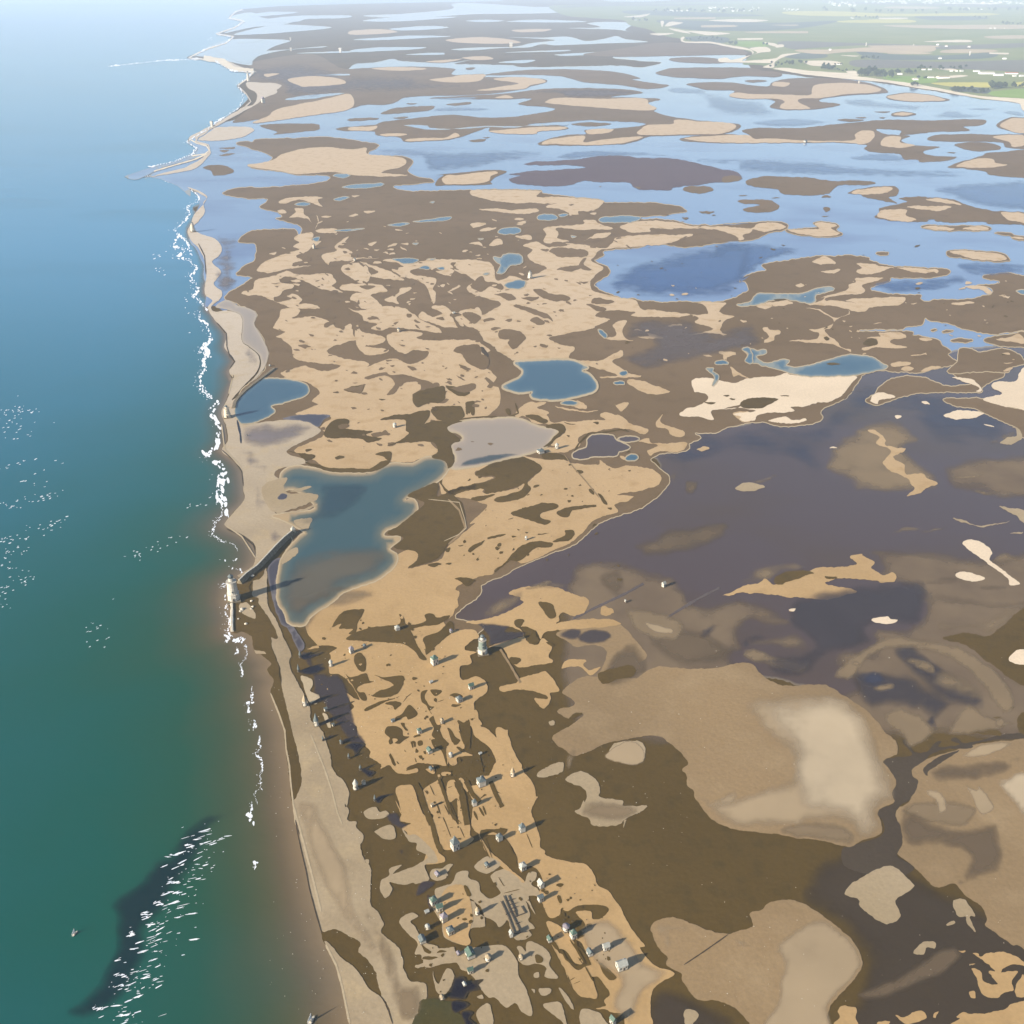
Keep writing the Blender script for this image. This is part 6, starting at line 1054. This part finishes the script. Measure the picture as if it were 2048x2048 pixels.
# ---- wooden pen
t = empty('wooden_pen', 1015, 1800, 0); tag(t, 'open wooden pen of dark rails on the grey sand court', 'pen')
base = Vector(t.location)
for s in "606,742 650,850;650,850 735,1020;640,740 700,870;636,782 690,765;650,812 705,798;662,842 712,826;742,822 775,875;775,875 700,902;585,785 640,900;640,900 688,1030;700,960 735,945;690,1035 780,1020;650,870 690,860;690,860 705,905".split(';'):
    a, b = [Vector(ground(x, y, top_k())) for x, y in pts(s, 'K')]
    m_ = MB(); L = (b - a).length; c = (a + b) / 2 - base
    m_.box(c.x, c.y, 0, L, .3, .5, math.atan2((b - a).y, (b - a).x)); m_.build('rail', 'dark_wood', t)
# ---- boats
def boat(u, v, L, label, k=.04):
    t = empty('sailing_boat', u, v, 1.2, k); tag(t, label, 'boat')
    b = MB(); prof = [(-.5, .12), (-.3, .17), (.1, .17), (.35, .1), (.5, 0)]
    pr = [(x * L, y * L) for x, y in prof] + [(x * L, -y * L) for x, y in prof[-2::-1]]
    n = len(pr)
    b.v += [(x * .85, y * .6, 0) for x, y in pr] + [(x, y, L * .12) for x, y in pr]
    b.f += [(i, (i + 1) % n, n + (i + 1) % n, n + i) for i in range(n)] + [tuple(range(n))[::-1], tuple(range(n, 2 * n))]
    b.build('hull', 'wall_white', t)
    MB().box(-.08 * L, 0, L * .12, L * .3, L * .18, L * .09).build('cabin', 'wall_cream', t)
    ms = MB().frustum(6, .12, .06, L * .12, L * 1.1, L * .1, 0).build('mast', 'dark_wood', t)
    s = MB(); s.v += [(L * .08, 0, L * .25), (-L * .42, .15 * L, L * .25), (L * .08, 0, L * 1.02), (L * .08, .06, L * .25), (-L * .42, .15 * L + .06, L * .25), (L * .08, .06, L * 1.02)]
    s.f += [(0, 1, 2), (5, 4, 3), (0, 3, 4, 1), (1, 4, 5, 2), (2, 5, 3, 0)]; s.build('sail', 'sail', ms)
boat(150, 1868, 4.2, 'small white sailing boat alone on the green sea')
boat(623, 2042, 6.0, 'white boat lying off the beach at the bottom edge')
# ---- rocks by the lighthouse
def rock(u, v, s, label, seed, mat='rock_pale'):
    bm = bmesh.new(); bmesh.ops.create_icosphere(bm, subdivisions=2, radius=s)
    for w_ in bm.verts:
        n_ = noise.noise(w_.co / s * 1.3 + Vector((seed * 7.1, 0, 0))); w_.co *= 1 + n_ * .55; w_.co.z *= .6
    me = bpy.data.meshes.new('boulder'); bm.to_mesh(me); bm.free(); me.materials.append(MAT[mat])
    o = bpy.data.objects.new('boulder', me); o.location = ground(u, v, 5 * LAYER); o.location.z += s * .25; col.objects.link(o)
    tag(o, label, 'boulder', 'boulders around the lighthouse')
for i, (x, y, s, lb) in enumerate([(678, 1120, 1.8, 'largest pale boulder on the sand patch below the lighthouse'), (650, 1150, 1.1, 'small boulder touching the largest one on the sand patch'), (850, 1075, 1.2, 'dark edged boulder at the right of the sand patch'), (825, 1112, 1.0, 'small white boulder below the dark edged one'),
    (848, 578, 1.5, 'pale boulder at the landward foot of the breakwater'), (830, 985, 1.2, 'boulder on the track at the tip of the short thin shadow'), (545, 1005, 1.2, 'white boulder at the foot of the lighthouse plinth'), (740, 1350, 1.3, 'boulder at the end of the lower sand wedge'), (618, 1270, .8, 'single white stone on the mud between the two sand wedges')]):
    rock(400 + x / 8.05, 1080 + y / 8.05, s, lb, i)
# ---- shells and pebbles, dark tussocks (uncountable litter on the flats)
def scatter(name, mat, n, areas, smin, smax, label, seed):
    rg = random.Random(seed); B = MB()
    for i in range(n):
        a = rg.choice(areas); u = rg.uniform(a[0], a[2]); v = rg.uniform(a[1], a[3]); x, y, z = ground(u, v, 6 * LAYER); s = rg.uniform(smin, smax) * max(.6, mpp(u, v) / .4)
        b = len(B.v)
        for dx, dy, dz in ((1, 0, 0), (.2, .9, 0), (-.8, .4, 0), (-.6, -.7, 0), (.4, -.8, 0), (0, 0, .6)): B.v.append((x + dx * s, y + dy * s * rg.uniform(.5, 1.2), z - .1 * (1 - dz) + dz * s))
        B.f += [(b + j, b + (j + 1) % 5, b + 5) for j in range(5)]
    o = B.build(name, mat); tag(o, label, 'litter', kind='stuff')
scatter('shell_litter', 'rock_pale', 330, [(700, 1600, 860, 2040), (640, 1250, 900, 1560), (1050, 1400, 1400, 1750), (1320, 1300, 2040, 1650), (1400, 1750, 2040, 2030), (540, 1700, 760, 2040), (540, 1350, 640, 1700)], .16, .45, 'scattered pale shells and pebbles on the brown flats', 3)
scatter('tussock_scatter', 'dark_wood', 230, [(860, 1000, 1150, 1200), (740, 1380, 950, 1520), (850, 1500, 1000, 1680), (1100, 900, 1280, 1030), (520, 560, 900, 720), (1050, 1500, 1130, 1620), (1080, 1750, 1200, 1900), (650, 780, 900, 1000)], .2, .55, 'scattered small dark tussocks on the sand', 4)
# ================================================================== FAR SHORE: TREES AND HOUSES
def tree_proto(seed, w=9.0, h=13.0):
    rg = random.Random(seed)
    B = MB(); lobes = [(rg.uniform(-.28, .28) * w, rg.uniform(-.28, .28) * w, h * rg.uniform(.42, .8), w * rg.uniform(.22, .36)) for _ in range(7)]
    for lx, ly, lz, lr in lobes:
        for i in range(46):
            z = rg.uniform(-1, 1); a = rg.uniform(0, 6.283); rr = math.sqrt(1 - z * z) * lr * rg.uniform(.75, 1.1)
            c = Vector((lx + math.cos(a) * rr, ly + math.sin(a) * rr, lz + z * lr)); s = lr * rg.uniform(.22, .42)
            n_ = Vector((rg.gauss(0, 1), rg.gauss(0, 1), rg.gauss(0, 1))).normalized(); t1 = n_.orthogonal().normalized() * s; t2 = n_.cross(t1).normalized() * s
            b = len(B.v); B.v += [tuple(c + t1), tuple(c + t2), tuple(c - t1), tuple(c - t2)]; B.f.append((b, b + 1, b + 2, b + 3))
    T = MB().frustum(6, w * .05, w * .03, 0, h * .5)
    for i in range(3):
        a = i * 2.1 + seed; T.frustum(5, w * .03, w * .012, h * .35, h * .68, math.cos(a) * w * .08, math.sin(a) * w * .08)
    return B, T
PROTO = []
for s_ in range(3):
    B, T = tree_proto(s_, 10 + s_ * 2, 12 + s_ * 2); PROTO.append((B, T))
made = []
for B, T in PROTO:
    cm = bpy.data.meshes.new('crown'); cm.from_pydata(B.v, [], B.f); cm.materials.append(MAT['leaves']); tm = bpy.data.meshes.new('trunk'); tm.from_pydata(T.v, [], T.f); tm.materials.append(MAT['bark']); made.append((cm, tm))
tr = random.Random(11)
def tree(u, v, label, group, sc=1.0):
    cm, tm = made[tr.randint(0, 2)]
    t = empty('tree', u, v, tr.uniform(0, 6), .12); s = 1.6 * sc * tr.uniform(.8, 1.2); t.scale = (s, s, s * tr.uniform(.85, 1.1)); tag(t, label, 'tree', group)
    for nm, me in (('crown', cm), ('trunk', tm)):
        o = bpy.data.objects.new(nm, me); o.parent = t; col.objects.link(o)
def grove(crop, x0, y0, x1, y1, n, label, group, sc=1.0):
    c = CROP[crop]
    for i in range(n): tree(c[0] + tr.uniform(x0, x1) / c[2], c[1] + tr.uniform(y0, y1) / c[2], label, group, sc)
grove('X2', 375, 300, 560, 345, 16, 'tree in the big dark grove behind the cream shore', 'trees of the big grove', 1.25)
grove('X2', 520, 320, 690, 362, 14, 'tree in the big dark grove behind the cream shore', 'trees of the big grove', 1.2)
grove('X2', 20, 262, 150, 280, 9, 'tree in the low row at the left of the big grove', 'trees left of the grove', .9)
grove('X2', 150, 285, 340, 300, 6, 'bush like tree scattered between low row and big grove', 'bushes left of the grove', .5)
grove('X2', 710, 312, 900, 328, 10, 'tree in the row right of the big grove', 'trees right of the grove', .85)
grove('X2', 915, 268, 1060, 284, 7, 'tree round the white farm above the green meadow', 'trees round the farm', .85)
grove('X2', 1100, 270, 1165, 284, 4, 'tree in the small clump right of the farm', 'trees right of the farm', .85)
grove('X2', 1230, 258, 1400, 284, 7, 'tree among the row of little white houses', 'trees of the house row', .7)
grove('X2', 925, 362, 1010, 372, 4, 'tree left of the long white barns', 'trees by the barns', .6)
grove('X2', 866, 436, 925, 446, 4, 'tree of the dark clump on the cream shore', 'trees on the shore', 1.0)
grove('X2', 1250, 470, 1440, 494, 13, 'tree of the hedge behind the long cream beach', 'trees of the shore hedge', .8)
grove('X2', 1440, 478, 1600, 505, 9, 'tree of the hedge behind the long cream beach', 'trees of the shore hedge', .8)
grove('X2', 1610, 440, 1750, 468, 12, 'tree of the round copse in front of the yellow field', 'trees of the round copse', 1.1)
grove('X2', 1780, 445, 1932, 452, 6, 'tree of the line at the right edge above the bright meadow', 'trees at the right edge', .8)
grove('X2', 390, 172, 560, 184, 9, 'tree of the dark strip below the tan field', 'trees of the dark strip', .8)
grove('X2', 20, 232, 210, 240, 6, 'small tree beside the pale yard', 'trees by the pale yard', .6)
grove('T3', 278, 240, 345, 256, 6, 'tree of the dark clump at the winding cream spit', 'trees at the spit', 1.3)
grove('T3', 490, 246, 520, 254, 2, 'tree of the pair on the small green meadow', 'trees on the small meadow', 1.0)
grove('T3', 70, 212, 270, 224, 12, 'tree of the low wood along the winding shore', 'trees of the low wood', 1.0)
grove('T3', 610, 345, 740, 360, 10, 'tree of the coppice above the cream beach', 'trees of the coppice', .9)
grove('T3', 505, 350, 600, 372, 7, 'small tree at the root of the cream beach', 'trees at the beach root', .7)
grove('T3', 780, 378, 890, 386, 7, 'tree of the short row before the beach', 'trees of the short row', .9)
grove('T3', 810, 56, 850, 62, 3, 'tree of the small far clump below the town', 'trees below the town', 2.2)
grove('T3', 960, 62, 1380, 72, 16, 'tree of the long far tree line', 'trees of the far line', 2.2)
grove('T3', 1500, 56, 1932, 64, 14, 'tree of the far line on the right', 'trees of the right far line', 2.2)
grove('T3', 1000, 98, 1130, 106, 7, 'tree of the dark row beside the pale strip', 'trees beside the pale strip', 1.5)
grove('T3', 1640, 98, 1740, 104, 5, 'tree of the short row on the far gold field', 'trees of the gold field', 1.4)
grove('T3', 1800, 132, 1932, 142, 7, 'tree of the row near the far right hamlet', 'trees of the far hamlet', 1.4)
grove('T3', -120, 62, 180, 72, 14, 'tree between the white houses of the far left village', 'trees of the left village', 2.0)
grove('T3', 180, 60, 470, 72, 12, 'tree between the white houses of the middle village', 'trees of the middle village', 2.0)
grove('T3', -230, 110, -130, 120, 5, 'tree at the pale bay of the distant shore', 'trees at the pale bay', 1.6)
grove('T3', 1440, 76, 1445, 78, 1, 'single far tree standing in the gold field', 'single tree', 2.2)
br = random.Random(21)
def house(u, v, wp, label, group, hp=None, rm=None, name='house', cat='house', long=.6):
    m = mpp(u, v); w = wp * m * 1.15; h = (hp or 1.6) * m * 1.25
    t = empty(name, u, v, br.uniform(-.2, .2), .12); tag(t, label, cat, group)
    MB().box(0, 0, 0, w, w * long, h * .62).build('wall', 'sail', t)
    MB().gable(w, w * long, h * .62 + .05, h * .38, .6).build('roof', rm or br.choice(['roof_pale', 'roof_straw', 'roof_pale', 'wall_white']), t)
for x, y, wq, lb in [(755, 328, 8, 'white house at the right of the big grove'), (905, 380, 8, 'long low pale shed at the field corner'), (1048, 360, 10, 'tall white barn, left end of the barn row'), (1165, 362, 20, 'long white barn beside the tall one'), (980, 285, 6, 'white farmhouse, left of the pair above the meadow'), (1040, 285, 6, 'white farmhouse, right of the pair above the meadow'),
                     (1243, 298, 5, 'small white house under the round tree'), (1292, 298, 4, 'tiny white house between two small houses'), (1340, 298, 6, 'small white house at the end of the little row'), (1575, 322, 24, 'long white glasshouse block right of the house row'), (1690, 338, 15, 'broad white hall before the red roofed one'), (1908, 345, 8, 'white house at the right edge by the trees'), (1840, 345, 6, 'small white shed right of the broad hall'),
                     (1135, 180, 5, 'lone white hut below the slim tower field'), (1745, 182, 6, 'lone pale hut on the long track'), (95, 98, 4, 'tiny white hut at the edge of the left tan field'), (1195, 64, 4, 'white dot of a house above the pink tan field'), (1112, 50, 4, 'white dot of a house at the end of the pale water'), (1410, 70, 4, 'white dot of a house below the pale water'), (180, 235, 8, 'pale house in the yard left of the grove'), (1480, 300, 10, 'low pale shed between house row and glasshouse')]:
    house(1640 + x / 4.735, 80 + y / 4.735, wq, lb, 'houses behind the cream shore', hp=2.6 if wq < 15 else 3.6, name='barn' if 'barn' in lb else 'house', long=.5)
house(1640 + 1812 / 4.735, 80 + 322 / 4.735, 20, 'long hall with a red roof behind the white hall', 'houses behind the cream shore', 2.6, 'roof_red', long=.4)
def town(x0, y0, x1, y1, n, label, group, w0=1.2, w1=4, hp=1.6, crop='T3'):
    c = CROP[crop]
    for i in range(n): house(c[0] + br.uniform(x0, x1) / c[2], c[1] + br.uniform(y0, y1) / c[2], br.uniform(w0, w1), label, group, hp * br.uniform(.7, 1.3))
town(-40, 58, 80, 64, 9, 'white house of the far left village', 'houses of the far left village')
town(180, 40, 470, 66, 26, 'white house of the far middle village', 'houses of the middle village')
town(600, 48, 690, 58, 8, 'white house of the small far hamlet left of the town', 'houses of the small hamlet')
town(850, 14, 1010, 36, 22, 'white block at the left end of the horizon town', 'blocks at the left of the town', hp=2.2)
town(1040, 2, 1640, 22, 62, 'white block in the middle of the horizon town', 'blocks in the middle of the town', hp=2.2)
town(1640, 8, 2060, 24, 34, 'white block at the right end of the horizon town', 'blocks at the right of the town', hp=2.0)
town(1600, 48, 1700, 56, 6, 'white house in front of the right end of the town', 'houses before the town')
town(970, 98, 990, 102, 2, 'white house at the end of the pale strip', 'houses at the pale strip')
town(-220, 106, -190, 116, 3, 'white house at the pale bay of the distant shore', 'houses at the pale bay')
town(1740, 156, 1830, 162, 4, 'white house on the far tan field', 'houses on the tan field')
# ================================================================== HAZE
hz = MB(); hz.v = [(x, y, z) for z in (-1.0, 520.0) for x, y in ((-70200, -1700), (70200, -1700), (70200, 74800), (-70200, 74800))]
hz.f = [(3, 2, 1, 0), (4, 5, 6, 7), (0, 1, 5, 4), (1, 2, 6, 5), (2, 3, 7, 6), (3, 0, 4, 7)]
m = bpy.data.materials.new('haze'); m.use_nodes = True; m.node_tree.nodes.clear()
pv = m.node_tree.nodes.new('ShaderNodeVolumePrincipled'); ou = m.node_tree.nodes.new('ShaderNodeOutputMaterial')
pv.inputs['Density'].default_value = HAZE_D; pv.inputs['Color'].default_value = (.68, .81, 1.0, 1); pv.inputs['Anisotropy'].default_value = .0
m.node_tree.links.new(pv.outputs[0], ou.inputs['Volume']); MAT['haze'] = m
o = hz.build('haze', 'haze'); tag(o, 'thin blue white haze over the whole delta', 'haze', kind='stuff')
